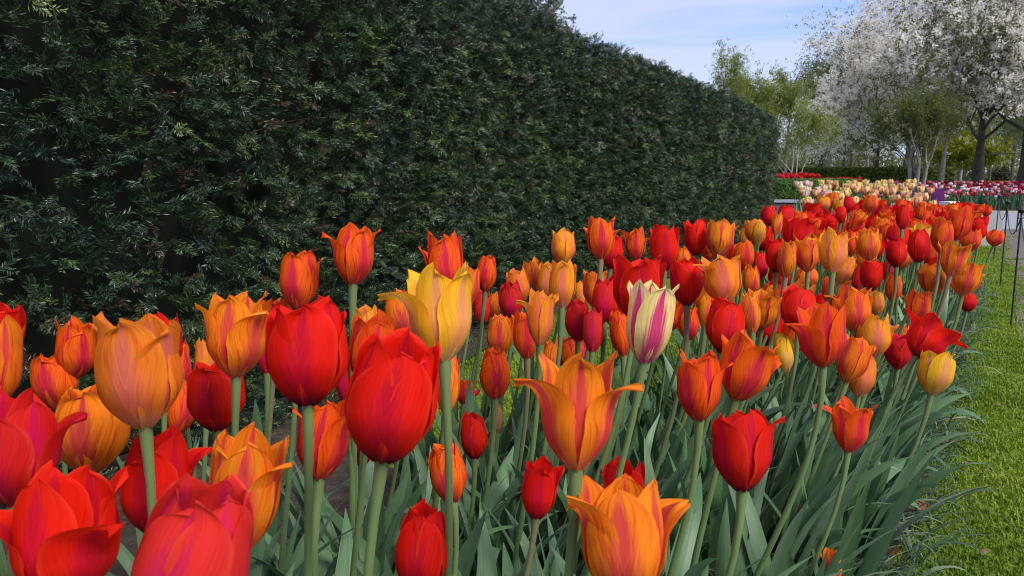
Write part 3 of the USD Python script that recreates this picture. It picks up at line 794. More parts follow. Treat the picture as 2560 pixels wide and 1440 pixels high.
# sprays of needles, placed over the face, the top and the end
protos, pcol = [], []
FOL = HP + '/foliage'
for i, (c, share) in enumerate(YEW):
    m = yew_mat(i, c)
    for k in range(3 if i < 3 else 1):
        rg = np.random.default_rng(500 + i * 7 + k)
        parts_ = []
        Lm = rg.uniform(.045, .066)
        t = np.linspace(0, 1, 6)
        bend = rg.normal(0, .18)
        main = np.column_stack([Lm * t, bend * Lm * t ** 2, -0.08 * Lm * t ** 2 + rg.normal(0, .05) * Lm * t])
        parts_ += needles(rg, main, .0185, 1.15, .0034, 11)
        for s in (-1, 1):
            for st in rg.uniform(.15, .6, 2 if s > 0 else 1):
                o = np.array([np.interp(st, t, main[:, j]) for j in range(3)])
                L2 = Lm * rg.uniform(.4, .62)
                an = s * rg.uniform(.5, .9)
                br = o + np.column_stack([L2 * t * math.cos(an), L2 * t * math.sin(an), -0.2 * L2 * t ** 2 + rg.normal(0, .12) * L2 * t])
                parts_ += needles(rg, br, .0165, 1.1, .0032, 6)
        v, f = join(parts_)
        pth = f'{FOL}/yew_spray_{len(protos) + 1:03d}'
        addmesh(pth, v, tris(f), m, smooth=False)
        protos.append(pth); pcol.append(share / (3 if i < 3 else 1))
pcol = np.array(pcol) / sum(pcol)


def scatter_hedge(n, zone):
    s = np.concatenate([[0], np.cumsum(np.linalg.norm(np.diff(fine, axis=0), axis=1))])
    # nearer stretches are denser, as their needles show singly
    q = s[-1] * rng.random(n * 3)
    yv = np.interp(q, s, fine[:, 1])
    keep = rng.random(n * 3) < np.interp(yv, [1.5, 4, 6, 11], [.72, .95, 1, .6]) * (yv > -1.6)
    q = q[keep][:n]; n = len(q)
    p = np.column_stack([np.interp(q, s, fine[:, k]) for k in (0, 1)])
    nn = np.column_stack([np.interp(q, s, nr[:, k]) for k in (0, 1)])
    N = np.column_stack([nn, np.zeros(n)])
    HH = np.interp(q, s, HTOP)
    if zone == 'face':
        z = .03 + (HH - .03) * rng.random(n)
        big = meshkit.noise(np.column_stack([q * 2.2, z * 2.2, np.zeros(n)]))
        bump = 0.020 * big + 0.022 * meshkit.noise(np.column_stack([q * 7, z * 7, np.ones(n)]))
        dep = np.clip(rng.exponential(.034, n), 0, .15)
        rnd = 0.035 * np.clip((z - HH + .12) / .12, 0, 1) ** 2
        pos = np.column_stack([p + nn * (bump - dep - rnd)[:, None], z])
        hole = meshkit.noise(np.column_stack([q * 5.0, z * 5.0, np.full(n, 9.0)])) + .5 * meshkit.noise(np.column_stack([q * 11.0, z * 11.0, np.full(n, 4.0)]))
        ok = (hole > np.interp(pos[:, 1], [2, 5], [-.16, -.30])) | (rng.random(n) < .10)
        pos, N, z = pos[ok], N[ok], z[ok]
        n = len(pos)
        out = N * rng.uniform(.5, 1.1, (n, 1)) + rng.normal(0, .62, (n, 3)) + np.array([0, 0, .22])
    elif zone == 'top':
        w = rng.uniform(-HT, 0, n)
        big = meshkit.noise(np.column_stack([q * 2.5, w * 3, np.full(n, 5.)]))
        pos = np.column_stack([p + nn * w[:, None], HH - .03 + .014 * big - np.clip(rng.exponential(.016, n), 0, .08) + (rng.random(n) < .02) * rng.uniform(0, .03, n)])
        out = np.array([0, 0, .55]) + rng.normal(0, .6, (n, 3)); N = np.tile([0, 0, 1.0], (n, 1))
    else:
        w = rng.uniform(-HT, 0, n); z = rng.uniform(.03, HTOP[-1], n)
        e = np.tile([*tn[-1], 0], (n, 1)); b = fine[-1]
        pos = np.column_stack([b[0] + nr[-1, 0] * w + tn[-1, 0] * .0, b[1] + nr[-1, 1] * w, z]) - e * np.clip(rng.exponential(.03, n), 0, .12)[:, None]
        out = e + rng.normal(0, .55, (n, 3)); N = e
    out /= np.linalg.norm(out, axis=1, keepdims=True)
    return pos, out


A = [scatter_hedge(30000, 'face'), scatter_hedge(6500, 'top'), scatter_hedge(1800, 'end')]
pos, out = np.vstack([a[0] for a in A]), np.vstack([a[1] for a in A])
n = len(pos)
up = np.array([0, 0, 1.0]) + rng.normal(0, .45, (n, 3))
y_ = np.cross(up, out); y_ /= np.linalg.norm(y_, axis=1, keepdims=True)
z_ = np.cross(out, y_)
quat = Rotation.from_matrix(np.stack([out, y_, z_], -1)).as_quat()
instancer(FOL, protos, rng.choice(len(protos), n, p=pcol), pos, quat, rng.uniform(.75, 1.25, n) * np.interp(pos[:, 1], [3, 9], [1, 1.35]))
# bare twigs that show in gaps of the near stretch
for k in range(16):
    q = ground_at(rng.uniform(10, 900), rng.uniform(100, 900), 0)          # only a direction
    y0 = rng.uniform(1.6, 3.6)
    i = int(np.argmin(np.abs(fine[:, 1] - y0)))
    z0 = rng.uniform(.3, 1.6)
    p0 = np.array([*(fine[i] - nr[i] * .12), z0])
    d = np.array([*(tn[i] * rng.uniform(-.8, .8) + nr[i] * .35), rng.uniform(.1, .9)]); d /= np.linalg.norm(d)
    L = rng.uniform(.15, .32)
    t = np.linspace(0, 1, 6)[:, None]
    pts = p0 + d * L * t + np.array([0, 0, -.05]) * t ** 2 + np.array([*(-nr[i] * .03), 0]) * t ** 2
    v, f = tube(pts, np.linspace(.0032, .0012, 6), 5)
    part(hedge, 'twig', v, f, twig_mat)

# ------------------------------------------------------------------ grass
blade_mat = mat('grass_blade', {
    'o': ('object_info', {}), 'g': ('geometry', {}), 'n': ('noise_texture', {'scale': 2.6, 'detail': 5.0, 'roughness': .65}),
    'r': ('rgb_ramp', {'ramp': [(0.28, (.090, .160, .010)), (0.5, (.155, .240, .014)), (0.70, (.22, .285, .03)), (.85, (.20, .20, .07))]}),
    'p': ('principled_bsdf', {'roughness': 0.55, 'specular_ior_level': 0.25}), 't': ('translucent_bsdf', {}), 'mx': ('mix_closure', {'fac': .3})},
    [('g.position', 'n.vector'), ('n.fac', 'r.fac'), ('r.color', 'p.base_color'), ('r.color', 't.color'), ('p.BSDF', 'mx.closure1'), ('t.BSDF', 'mx.closure2')], 'mx.closure')


def grass_patch(rg, size, n, h):
    c = rg.uniform(-size / 2, size / 2, (n, 2))
    a = rg.uniform(0, 6.28, n); L = h * rg.uniform(.5, 1.2, n); w = rg.uniform(.0012, .0024, n)
    le = rg.uniform(.1, .8, n)
    d = np.column_stack([np.cos(a), np.sin(a)]); s = np.column_stack([-np.sin(a), np.cos(a)])
    b = np.column_stack([c, np.zeros(n)])
    m = np.column_stack([c + d * (L * le * .35)[:, None], L * .62])
    tp = np.column_stack([c + d * (L * le)[:, None], L * (1.02 - .3 * le)])
    S = np.column_stack([s, np.zeros(n)]) * w[:, None]
    v = np.stack([b - S, b + S, m + S * .8, m - S * .8, tp], 1).reshape(-1, 3)
    k = np.arange(n)[:, None] * 5
    f = np.vstack([k + [0, 1, 2], k + [0, 2, 3], k + [3, 2, 4]])
    return v, f


GP = '/World/lawn_grass'
gproto = []
for k in range(4):
    rg = np.random.default_rng(40 + k)
    v, f = grass_patch(rg, .14, 230, .015)
    p_ = f'{GP}/grass_patch_{k + 1:03d}'
    addmesh(p_, v, f, blade_mat, smooth=False); gproto.append(p_)
pts = []
rng = np.random.default_rng(9)
for y in np.arange(.9, 11.4, .085):
    st = .085 * (1 + y / 7)
    if int((y - .9) / .085) % max(1, int(round(1 + y / 7))):
        continue
    x0, x1 = lawn_edge(y) - (.12 if y < 5 else 1.6), min(path_edge(y) + .18, .66 * y + .55 if y < 2 else 99)
    if y > 5.2:
        x0 = max(-.3 + .5 * y, 2.4)
    xs = np.arange(x0, max(x1, x0), st)
    for x in xs:
        e = (x - path_edge(y)) / .18
        if rng.random() < np.clip(1 - max(0, e) * .9 - (0.35 if e > -1.2 else 0) * rng.random(), 0, 1):
            pts.append((x + rng.normal(0, .02), y + rng.normal(0, .02), 1 + y / 9))
    # the strip between the bed and the hedge
    if 2.0 < y < 4.5:
        hx = np.interp(y, HEDGE[:, 1], HEDGE[:, 0])
        for x in np.arange(hx + .03, -.9 + .63 * y, st * 1.1):
            if rng.random() < .6:
                pts.append((x + rng.normal(0, .02), y + rng.normal(0, .02), 1.1 + y / 9))
pts = np.array(pts)
n = len(pts)
quat = Rotation.from_euler('z', rng.uniform(0, 6.28, n)).as_quat()
sc = np.column_stack([pts[:, 2], pts[:, 2], rng.uniform(.7, 1.25, n) * (1 + .25 * (pts[:, 2] - 1))])
tag(instancer(GP, gproto, rng.integers(0, 4, n), np.column_stack([pts[:, :2], np.full(n, .001)]), quat, sc), 'short mossy lawn grass between the tulip bed and the trodden path', 'grass')

# narrow drooping leaves of spent grape hyacinths under and beside the tulips
rng = np.random.default_rng(21)
vs, fs, pu, pc, n0 = [], [], [], [], 0


def hyacinth_tuft(x, y, count, out, L0):
    global n0
    for _ in range(count):
        az = out + rng.normal(0, 1.1)
        P, uv = leaf_grid(rng, L0 * rng.uniform(.55, 1.15), rng.uniform(.0035, .0065), az, rng.uniform(.7, 1.45), rng.uniform(.8, 2.3), 2, 8, .1, (x + rng.normal(0, .025), y + rng.normal(0, .025), .004), rng.uniform(-.8, .8))
        vs.append(P); fs.append(grid_faces(2, 8) + n0); n0 += len(P)
        pu.append(np.column_stack([uv, np.full(len(P), rng.uniform(0, 50))]))
        c = (np.array([.045, .085, .040]) if rng.random() < .75 else np.array([.11, .15, .09]) if rng.random() < .75 else np.array([.24, .22, .11])) * rng.uniform(.7, 1.2)
        pc.append(np.tile(c, (len(P), 1)))


for y in np.arange(.55, 4.9, .075):
    w0, w1 = -.78 + .63 * y, lawn_edge(y)
    for x in np.arange(w0, w1, .075 if y < 2.6 else .11):
        if y > 2.6 and rng.random() < .4:
            continue
        hyacinth_tuft(x + rng.normal(0, .02), y + rng.normal(0, .02), 6 if y < 2.2 else 3, -.5 + rng.normal(0, .8), .20)
    hyacinth_tuft(w1 - .05 + rng.normal(0, .03), y, 12 if y < 3 else 7, -.55, .17)
    hyacinth_tuft(w1 - .10 + rng.normal(0, .03), y + .03, 10 if y < 3 else 5, -.45, .20)
p_ = addmesh(numbered('/World', 'narrow_leaves'), np.vstack(vs), np.vstack(fs), leaf_mat, {'petalUv': np.vstack(pu), 'edgeColor': np.vstack(pc)})
tag(p_, 'thin drooping dark green leaves growing between and beside the tulips', 'leaves', kind='stuff')

# flowerless tulip plants: upright leaves that fill the gaps between the stems
rng = np.random.default_rng(63)
vs, fs, pu, pc, n0 = [], [], [], [], 0
for y in np.arange(.62, 2.5, .085):
    for x in np.arange(-.90 + .63 * y, -.22 + .66 * y, .11):
        bx_, by_ = x + rng.normal(0, .03), y + rng.normal(0, .03)
        for q in range(3):
            L = rng.uniform(.22, .38) * (.8 if y < .8 else 1)
            P, uv = leaf_grid(rng, L, rng.uniform(.018, .040), rng.uniform(0, 6.28), rng.uniform(1.2, 1.52), rng.uniform(.1, .9), 3, 10, rng.uniform(.2, .6), (bx_, by_, 0), rng.uniform(-.6, .6))
            vs.append(P); fs.append(grid_faces(3, 10) + n0); n0 += len(P)
            pu.append(np.column_stack([uv, np.full(len(P), rng.uniform(0, 50))]))
            g_ = rng.random()
            c = (np.array([.046, .104, .034]) * (1 - g_) + np.array([.092, .172, .072]) * g_) * rng.uniform(.75, 1.15)
            pc.append(np.tile(c, (len(P), 1)))
p_ = addmesh(numbered('/World', 'tulip_leaves'), np.vstack(vs), np.vstack(fs), leaf_mat, {'petalUv': np.vstack(pu), 'edgeColor': np.vstack(pc)})
tag(p_, 'upright green leaves crowding between the tulip stems in the near part of the bed', 'leaves', kind='stuff')

# broad leaves that sprawl at the lawn side of the bed, and one long leaf across the bottom right
rng = np.random.default_rng(31)
FG = 'broad tulip leaves sprawling at the lawn edge of the bed'
for i, (px, py, az, L, W, el, dr) in enumerate([
        (2060, 1470, .42, .30, .038, .62, .5), (2240, 1150, -.35, .20, .040, .75, 1.7), (2290, 1080, -.15, .22, .042, .8, 1.9), (1930, 1330, -.9, .20, .055, 1.2, 2.4),
        (2200, 1240, -.6, .20, .034, 1.2, 2.6), (2080, 1280, -.3, .24, .045, 1.3, 2.2), (2330, 930, -.1, .24, .040, .8, 1.6), (1780, 1420, .9, .30, .046, 1.2, .5),
        (2010, 1400, 1.2, .30, .040, 1.35, .8), (2150, 1330, -.2, .17, .050, 1.2, 2.5), (2380, 860, .0, .24, .035, .7, 1.2), (2300, 1010, -.6, .2, .03, .9, 2.4)]):
    g = ground_at(px, py)
    lab = ['long blue-green tulip leaf lying across the bottom right corner of the bed', 'broad bent tulip leaf drooping onto the lawn'][min(i, 1)]
    t = thing('sprawling_leaf', lab if i == 0 else 'broad grey-green tulip leaf arching over the lawn side of the bed', 'leaf', (g[0], g[1], 0.0), FG)
    leaf_part(t, rng, L, W, az, el, dr, 2, (0, 0, .01), .25, .15 if i == 0 else None)

# ------------------------------------------------------------------ the tulips of the far, crowded rows
rng = np.random.default_rng(4321)
taken = np.array(placed)
cand = []
for y in np.arange(2.3, 5.0, .104):
    for x in np.arange(-.88 + .63 * y, (-.13 if y < 2.6 else -.24) + .66 * y, .106):
        gx, gy = x + rng.normal(0, .028), y + rng.normal(0, .028)
        if len(taken) and np.min(np.hypot(taken[:, 0] - gx, taken[:, 1] - gy)) < (.075 if y < 2.9 else .05):
            continue
        cand.append((gx, gy))
nfar = len(cand)
for y in np.arange(1.25, 2.3, .105):
    for x in np.arange(-.80 + .63 * y, -.34 + .66 * y, .105):
        gx, gy = x + rng.normal(0, .028), y + rng.normal(0, .028)
        if np.min(np.hypot(taken[:, 0] - gx, taken[:, 1] - gy)) < .062 or np.min(np.hypot(taken[:, 2] - gx - .06, taken[:, 3] - gy)) < .062:
            continue
        cand.append((gx, gy))
for i, (gx, gy) in enumerate(cand):
    code = rng.choice(['R', 'RO', 'O', 'OY'], p=[.40, .34, .19, .07])
    hgt = rng.uniform(.36, .47) if i >= nfar else rng.uniform(.47, .55) if gy < 3.0 else rng.uniform(.46, .555)
    edge = (gx - (-.16 + .66 * gy) + .15)
    hgt -= .16 * max(0, edge) / .15 * rng.random()
    lean = rng.uniform(0, .2)
    base = np.array([gx + hgt * lean, gy + rng.normal(0, .03), hgt])
    ax = np.array([rng.normal(.06, .10), rng.normal(0, .1), 1])
    u_ = (gx + .88 - .63 * gy) / (.72 + .03 * gy)
    zone = ('on the hedge side' if u_ < .33 else 'in the middle' if u_ < .67 else 'on the lawn side') + (', low among the stems' if i >= nfar else ', in the nearer' if gy < 3.2 else ', in the middle' if gy < 4.1 else ', in the last') + (' of the front bed' if i >= nfar else ' of the crowded far rows')
    tulip(f'small {LOOKW[code]} tulip {zone}', f'{LOOKW[code]} tulips {zone}', base, ax, rng.uniform(.027, .034), rng.uniform(.072, .086), code,
          rng.uniform(.2, .9), rng.uniform(0, 360), rng, (gx, gy, 0), 0, 1, {int(rng.integers(6)): rng.uniform(.2, .6)} if rng.random() < .4 else None, parts=False)
print('far rows', len(cand))

# ------------------------------------------------------------------ the planter with cream tulips, its walls, and the low hedge behind
def wall(name, label, p0, p1, z0, z1, th, m, cope=None, copem=None):
    p0, p1 = np.array(p0, float), np.array(p1, float)
    L = np.linalg.norm(p1 - p0)
    t = thing(name, label, 'wall', (*p0, 0), rotz=math.degrees(math.atan2(p1[1] - p0[1], p1[0] - p0[0])))
    v, f = box(0, 0, z0, L, th, z1)
    part(t, 'body', v, f, m, smooth=False)
    if cope:
        v, f = box(-.015, -.02, z1 + .001, L + .015, th + .02, z1 + cope)
        part(t, 'coping', v, f, copem, smooth=False)
    return t


grey_mat = simple('planter_grey', (.11, .125, .15), 0.7, 0.15, 6, 0.1)
pale_mat = simple('coping_pale', (.34, .36, .41), 0.7, 0.1, 6, 0.1)
white_mat = simple('white_board', (.72, .72, .70), 0.6, 0.06, 8)
purple_mat = simple('purple_paint', (.115, .012, .125), 0.5, 0.12, 3)
wall('planter_wall', 'low grey wall with pale coping just past the end of the yew hedge', (3.45, 10.05), (4.75, 9.75), 0, .455, .12, grey_mat, .035, pale_mat)
wall('purple_wall', 'low plain purple wall behind the right end of the cream tulips', (4.57, 8.0), (6.05, 11.9), 0, .66, .09, purple_mat)
wall('white_block', 'small white block at the right end of the cream tulips before the pink bed', (4.00, 6.92), (4.13, 6.98), 0.0, .553, .10, white_mat)
wall('grey_edging', 'grey stone edging slab behind the right corner of the red bed', (5.05, 8.52), (5.6, 8.6), 0.0, .40, .12, simple('slab', (.25, .26, .26), .8, .2, 9))
# raised soil for the cream tulips
xs, ys = np.meshgrid(np.linspace(0, 1, 14), np.linspace(0, 1, 14))
wid = lambda k, v_: (2.30 + v_ * 1.36) * (1 - k) + (3.40 + v_ * 1.75) * k
X = wid(xs, ys); Y = 6.1 + ys * 3.6
Z = .02 + .23 * sm(0, .6, ys) * sm(0, .15, xs) * sm(1, .85, xs) - .03
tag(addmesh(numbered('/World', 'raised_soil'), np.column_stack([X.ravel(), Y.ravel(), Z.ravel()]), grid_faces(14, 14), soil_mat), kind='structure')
rng = np.random.default_rng(606)
k = 0
CRE = []
for y in np.arange(6.35, 9.3, .20):
    v_ = (y - 6.1) / 3.6
    for x in np.arange(wid(0, v_) + .10, wid(1, v_) - .02, .165):
        CRE.append((x + rng.normal(0, .05), y + rng.normal(0, .06)))
for gx, gy in CRE:
    v_ = (gy - 6.1) / 3.6
    z0 = .02 + .23 * float(sm(0, .6, v_)) - .03
    top = np.interp(gy, [6.2, 7.2, 9.2], [.555, .66, .735]) + rng.normal(0, .018)
    blush = gx < 2.75 + .30 * (gy - 6.2) and rng.random() < .8
    base = np.array([gx + rng.normal(.015, .02), gy, top - .065])
    op = rng.uniform(.35, .8)
    tulip('pale blush tulip with rosy base at the left end of the cream planting' if blush else 'small cream tulip with a rosy heart in the planting behind the red bed',
          'blush tulips at the left end of the cream planting' if blush else 'cream tulips behind the red bed', base, np.array([rng.normal(0, .12), rng.normal(0, .12), 1]),
          rng.uniform(.029, .036), rng.uniform(.072, .084), 'W' if blush else 'C2', op, rng.uniform(0, 360), rng, (gx, gy, z0), 0, 1, None, name='cream_tulip', parts=False)

# ------------------------------------------------------------------ clipped hedges and cones: a body under many small leaves
def leaf_cards(rg, pts, nrm, size, flat=.5):
    n = len(pts)
    z = nrm * flat + rg.normal(0, .6, (n, 3)); z /= np.linalg.norm(z, axis=1, keepdims=True)
    h = rg.normal(size=(n, 3)); a = np.cross(z, h); a /= np.linalg.norm(a, axis=1, keepdims=True); b = np.cross(z, a)
    s = (size * rg.uniform(.6, 1.3, n))[:, None]
    v = np.stack([pts - a * s, pts + b * s * .45 - z * s * .12, pts + a * s, pts - b * s * .45 - z * s * .12], 1).reshape(-1, 3)
    return v, (np.arange(n)[:, None] * 4 + np.arange(4))


def leafy(name, col, hi, scale=1.2, trans=.25):
    c, h = np.array(col), np.array(hi)
    return mat(name, {'g': ('geometry', {}), 'n': ('noise_texture', {'scale': scale, 'detail': 4.0}), 'w': ('math', {'math_type': 'add'}), 'h': ('math', {'math_type': 'multiply', 'value2': .5}),
                      'r': ('rgb_ramp', {'ramp': [(0.25, tuple(c * .65)), (.5, tuple(c)), (0.8, tuple(h))]}), 'p': ('principled_bsdf', {'roughness': .5, 'specular_ior_level': .3}),
                      't': ('translucent_bsdf', {}), 'mx': ('mix_closure', {'fac': trans})},
               [('g.position', 'n.vector'), ('n.fac', 'w.value1'), ('g.random_per_island', 'w.value2'), ('w.value', 'h.value1'), ('h.value', 'r.fac'), ('r.color', 'p.base_color'), ('r.color', 't.color'),
                ('p.BSDF', 'mx.closure1'), ('t.BSDF', 'mx.closure2')], 'mx.closure')


def hedge_box(name, label, p0, p1, h, th, m, inner, n, size, seed, rough=.03):
    p0, p1 = np.array(p0, float), np.array(p1, float)
    L = float(np.linalg.norm(p1 - p0))
    t = thing(name, label, 'hedge', (*p0, 0), rotz=math.degrees(math.atan2(p1[1] - p0[1], p1[0] - p0[0])))
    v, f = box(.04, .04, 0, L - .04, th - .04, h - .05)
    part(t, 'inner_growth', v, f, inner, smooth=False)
    rg = np.random.default_rng(seed)
    area = np.array([L * h, L * th, th * h, th * h])
    which = rg.choice(4, n, p=area / area.sum())
    a, b = rg.random(n), rg.random(n)
    P = np.select([which[:, None] == k for k in range(4)], [np.column_stack([a * L, 0 * a, b * h]), np.column_stack([a * L, b * th, 0 * a + h]), np.column_stack([0 * a, a * th, b * h]), np.column_stack([0 * a + L, a * th, b * h])])
    N = np.array([[0, -1, 0], [0, 0, 1], [-1, 0, 0], [1, 0, 0]], float)[which]
    P = P + N * (rough * meshkit.noise(P * 2.5) - np.clip(rg.exponential(rough, n), 0, rough * 3))[:, None]
    v, f = leaf_cards(rg, P, N, size)
    tag(part(t, 'foliage', v, f, m, smooth=False), kind='stuff')
    return t


box_leaf = leafy('box_hedge_leaf', (.085, .20, .030), (.17, .32, .05), 2.0)
beech_leaf = leafy('beech_leaf', (.22, .27, .04), (.40, .44, .06), 1.0)
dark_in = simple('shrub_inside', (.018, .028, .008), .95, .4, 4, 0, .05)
hedge_box('box_hedge', 'short fresh green clipped hedge behind the grey planter wall', (3.85, 10.9), (5.6, 12.2), .745, .8, box_leaf, dark_in, 15000, .019, 61)
hedge_box('beech_hedge', 'long yellowish-green clipped hedge under the blossom trees', (8.7, 26.4), (15.2, 26.0), 1.16, .8, beech_leaf, dark_in, 15000, .048, 62, .05)
hedge_box('beech_hedge', 'low sunlit yellow-green hedge beyond the pink tulip bed at the right', (15.9, 28.0), (20.6, 27.2), .66, .7, leafy('young_beech_leaf', (.24, .27, .025), (.44, .44, .04), 1.0), dark_in, 11000, .045, 63, .05)

topi_mat = leafy('topiary_leaf', (.034, .045, .016), (.075, .085, .025), .8, .1)
for i, (px, top, w, d, lab) in enumerate([(2372, 402, 46, 34, 'dark clipped cone between the grey trunk and the biggest blossom trunk'), (2507, 418, 46, 34, 'dark clipped cone near the right edge, in front of another'),
                                           (2487, 424, 44, 38, 'dark clipped cone half behind another near the right edge'), (2228, 414, 26, 40, 'small dark clipped cone behind the long hedge, right of the blossom trunk'), (2046, 414, 22, 42, 'small dark clipped cone behind the long hedge near the birch')]):
    p = at(px, 450, d); H = CAMZ + (450 - top) / FPX * d; R = w / FPX * d / 2
    t = thing('topiary_cone', lab, 'topiary', (p[0], p[1], 0), 'clipped cones in the park')
    rg = np.random.default_rng(90 + i)
    tt = np.linspace(0, 1, 9)
    prof = R * np.sqrt(np.clip(1 - tt ** 2.2, 0, 1)) * (1 - .12 * tt)
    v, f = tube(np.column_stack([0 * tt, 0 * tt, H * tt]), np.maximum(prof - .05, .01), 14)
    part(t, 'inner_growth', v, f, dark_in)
    n = 2200
    u_, a_ = rg.random(n) ** 1.2, rg.uniform(0, 6.28, n)
    rr = np.interp(u_, tt, prof)
    P = np.column_stack([rr * np.cos(a_), rr * np.sin(a_), H * u_]); N = np.column_stack([np.cos(a_), np.sin(a_), .5 + u_])
    v, f = leaf_cards(rg, P, N / np.linalg.norm(N, axis=1, keepdims=True), .045)
    tag(part(t, 'foliage', v, f, topi_mat, smooth=False), kind='stuff')

# ------------------------------------------------------------------ the pink bed across the road, and red patches farther off
rng = np.random.default_rng(808)
xs, ys = np.meshgrid(np.linspace(0, 1, 30), np.linspace(0, 1, 16))
MX, MY = lambda a, b: 7.8 + 10.5 * a + 1.0 * b, lambda a, b: 18.4 + 4.4 * b + 0 * a
MZ = lambda a, b: .004 + .24 * sm(0, .75, b) * sm(0, .06, a)
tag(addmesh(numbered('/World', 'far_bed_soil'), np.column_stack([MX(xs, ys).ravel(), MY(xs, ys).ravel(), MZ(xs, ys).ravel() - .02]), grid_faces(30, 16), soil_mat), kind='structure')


def simple_tulip_class(path, code, seed, Hs, tone=None):
    """a far tulip, a few pixels tall: bloom, stem and leaf"""
    UsdGeom.Xform.Define(stage, path)
    stage.GetPrimAtPath(path).SetSpecifier(Sdf.SpecifierClass)
    rg = np.random.default_rng(seed)
    tn_ = tone or TONE[code]
    cols = [np.array(c) for c in tn_[:4]]
    n, vs_, fs_, pv_ = 0, [], [], {}
    for k_ in range(6):
        P, uv = petal_grid(.034, .06, .45, 5, 6, rg, k_ % 2 == 1)
        th = k_ * PI / 3
        W = np.column_stack([P[:, 0] * math.cos(th) - P[:, 1] * math.sin(th), P[:, 0] * math.sin(th) + P[:, 1] * math.cos(th), P[:, 2] + Hs])
        vs_.append(W); fs_.append(grid_faces(5, 6) + n); n += len(W)
        for kk, a in petal_pv(uv, seed, tn_, cols).items():
            pv_.setdefault(kk, []).append(np.broadcast_to(a, (len(W), 3)))
    addmesh(path + '/bloom', np.vstack(vs_), np.vstack(fs_), petal_mat, {kk: np.vstack(a) for kk, a in pv_.items()})
    v, f = tube(np.array([[0, 0, 0], [0, 0, Hs * .5], [0, 0, Hs]]), .005, 4)
    addmesh(path + '/stem', v, f, stem_mat, {'petalUv': np.zeros((len(v), 3)), 'edgeColor': np.array([.07, .13, .04]), 'flameColor': np.array([.07, .13, .04])})
    L = [leaf_grid(rg, Hs * .85, .05, a, 1.45, .4, 3, 5) for a in (0.3, 2.4, 4.4)]
    v, f = join([(q[0], grid_faces(3, 5)) for q in L])
    addmesh(path + '/leaf', v, f, leaf_mat, {'petalUv': np.column_stack([np.vstack([q[1] for q in L]), np.zeros(len(v))]), 'edgeColor': np.array([.045, .10, .045])})


PK = {'pink_tulip': ('pink tulip with white margins', ((.80, .30, .42), (.60, .03, .16), (.75, .2, .3), (.7, .5, .5), (.6, .3, .4))),
      'white_tulip': ('white and rose tulip', ((.85, .78, .78), (.75, .30, .38), (.8, .5, .55), (.7, .5, .4), (.4, .3, .4))),
      'crimson_tulip': ('crimson tulip', ((.45, .02, .06), (.38, .01, .10), (.5, .05, .08), (.2, .01, .05), (.5, .3, .4))),
      'scarlet_tulip': ('scarlet tulip', ((.60, .02, .015), (.5, .01, .04), (.55, .02, .02), (.2, .01, .02), (.5, .3, .4))),
      'violet_tulip': ('violet tulip', ((.30, .03, .26), (.25, .02, .22), (.35, .08, .3), (.2, .03, .2), (.5, .3, .4)))}
for i, (k, (lab, tone)) in enumerate(PK.items()):
    simple_tulip_class('/World/_' + k, '', 300 + i, .30, tone)


def far_tulip(kind, x, y, z, label, group, s):
    t = thing('far_tulip', label, 'tulip', (x, y, z), group)
    t.GetReferences().AddInternalReference('/World/_' + kind); t.SetInstanceable(True)
    xf = UsdGeom.Xformable(t)
    xf.AddRotateZOp().Set(float(rng.uniform(0, 360))); xf.AddScaleOp().Set(Gf.Vec3f(s, s, s))


cnt = 0
stuffp = []
for b in np.linspace(.02, .97, 18):
    n = 62
    for a in np.linspace(.0, 1, n):
        aa, bb = a + rng.normal(0, .008), np.clip(b + rng.normal(0, .02), 0, 1)
        x, y, z = MX(aa, bb), MY(aa, bb), float(MZ(aa, bb)) - .01
        px = 1280 + x / (y * math.cos(PITCH)) * FPX
        kind = rng.choice(list(PK), p=[.34, .28, .22, .14, .02] if bb < .75 else [.25, .10, .20, .43, .02])
        if not (2190 < px < 2575):
            continue
        if cnt < 292 and px > 2330 and rng.random() < .45:
            far_tulip(kind, x, y, z, PK[kind][0] + ' in the mixed pink bed across the road', PK[kind][0] + 's of the bed across the road', rng.uniform(1.1, 1.4))
            cnt += 1
        else:
            stuffp.append((list(PK).index(kind), x, y, z))
print('pink', cnt, len(stuffp))


def stuff_tulips(name, label, cat, entries, keys, hs):
    """many tulips too small to pick apart"""
    path = numbered('/World', name)
    pr = []
    for k_ in keys:
        p_ = f'{path}/{k_}'
        UsdGeom.Xform.Define(stage, p_).GetPrim().GetReferences().AddInternalReference('/World/_' + k_)
        pr.append(p_)
    e = np.array(entries, float)
    tag(instancer(path, pr, e[:, 0].astype(int), e[:, 1:4], Rotation.from_euler('z', rng.uniform(0, 6.28, len(e))).as_quat(), rng.uniform(.85, 1.15, len(e)) * hs), label, cat)


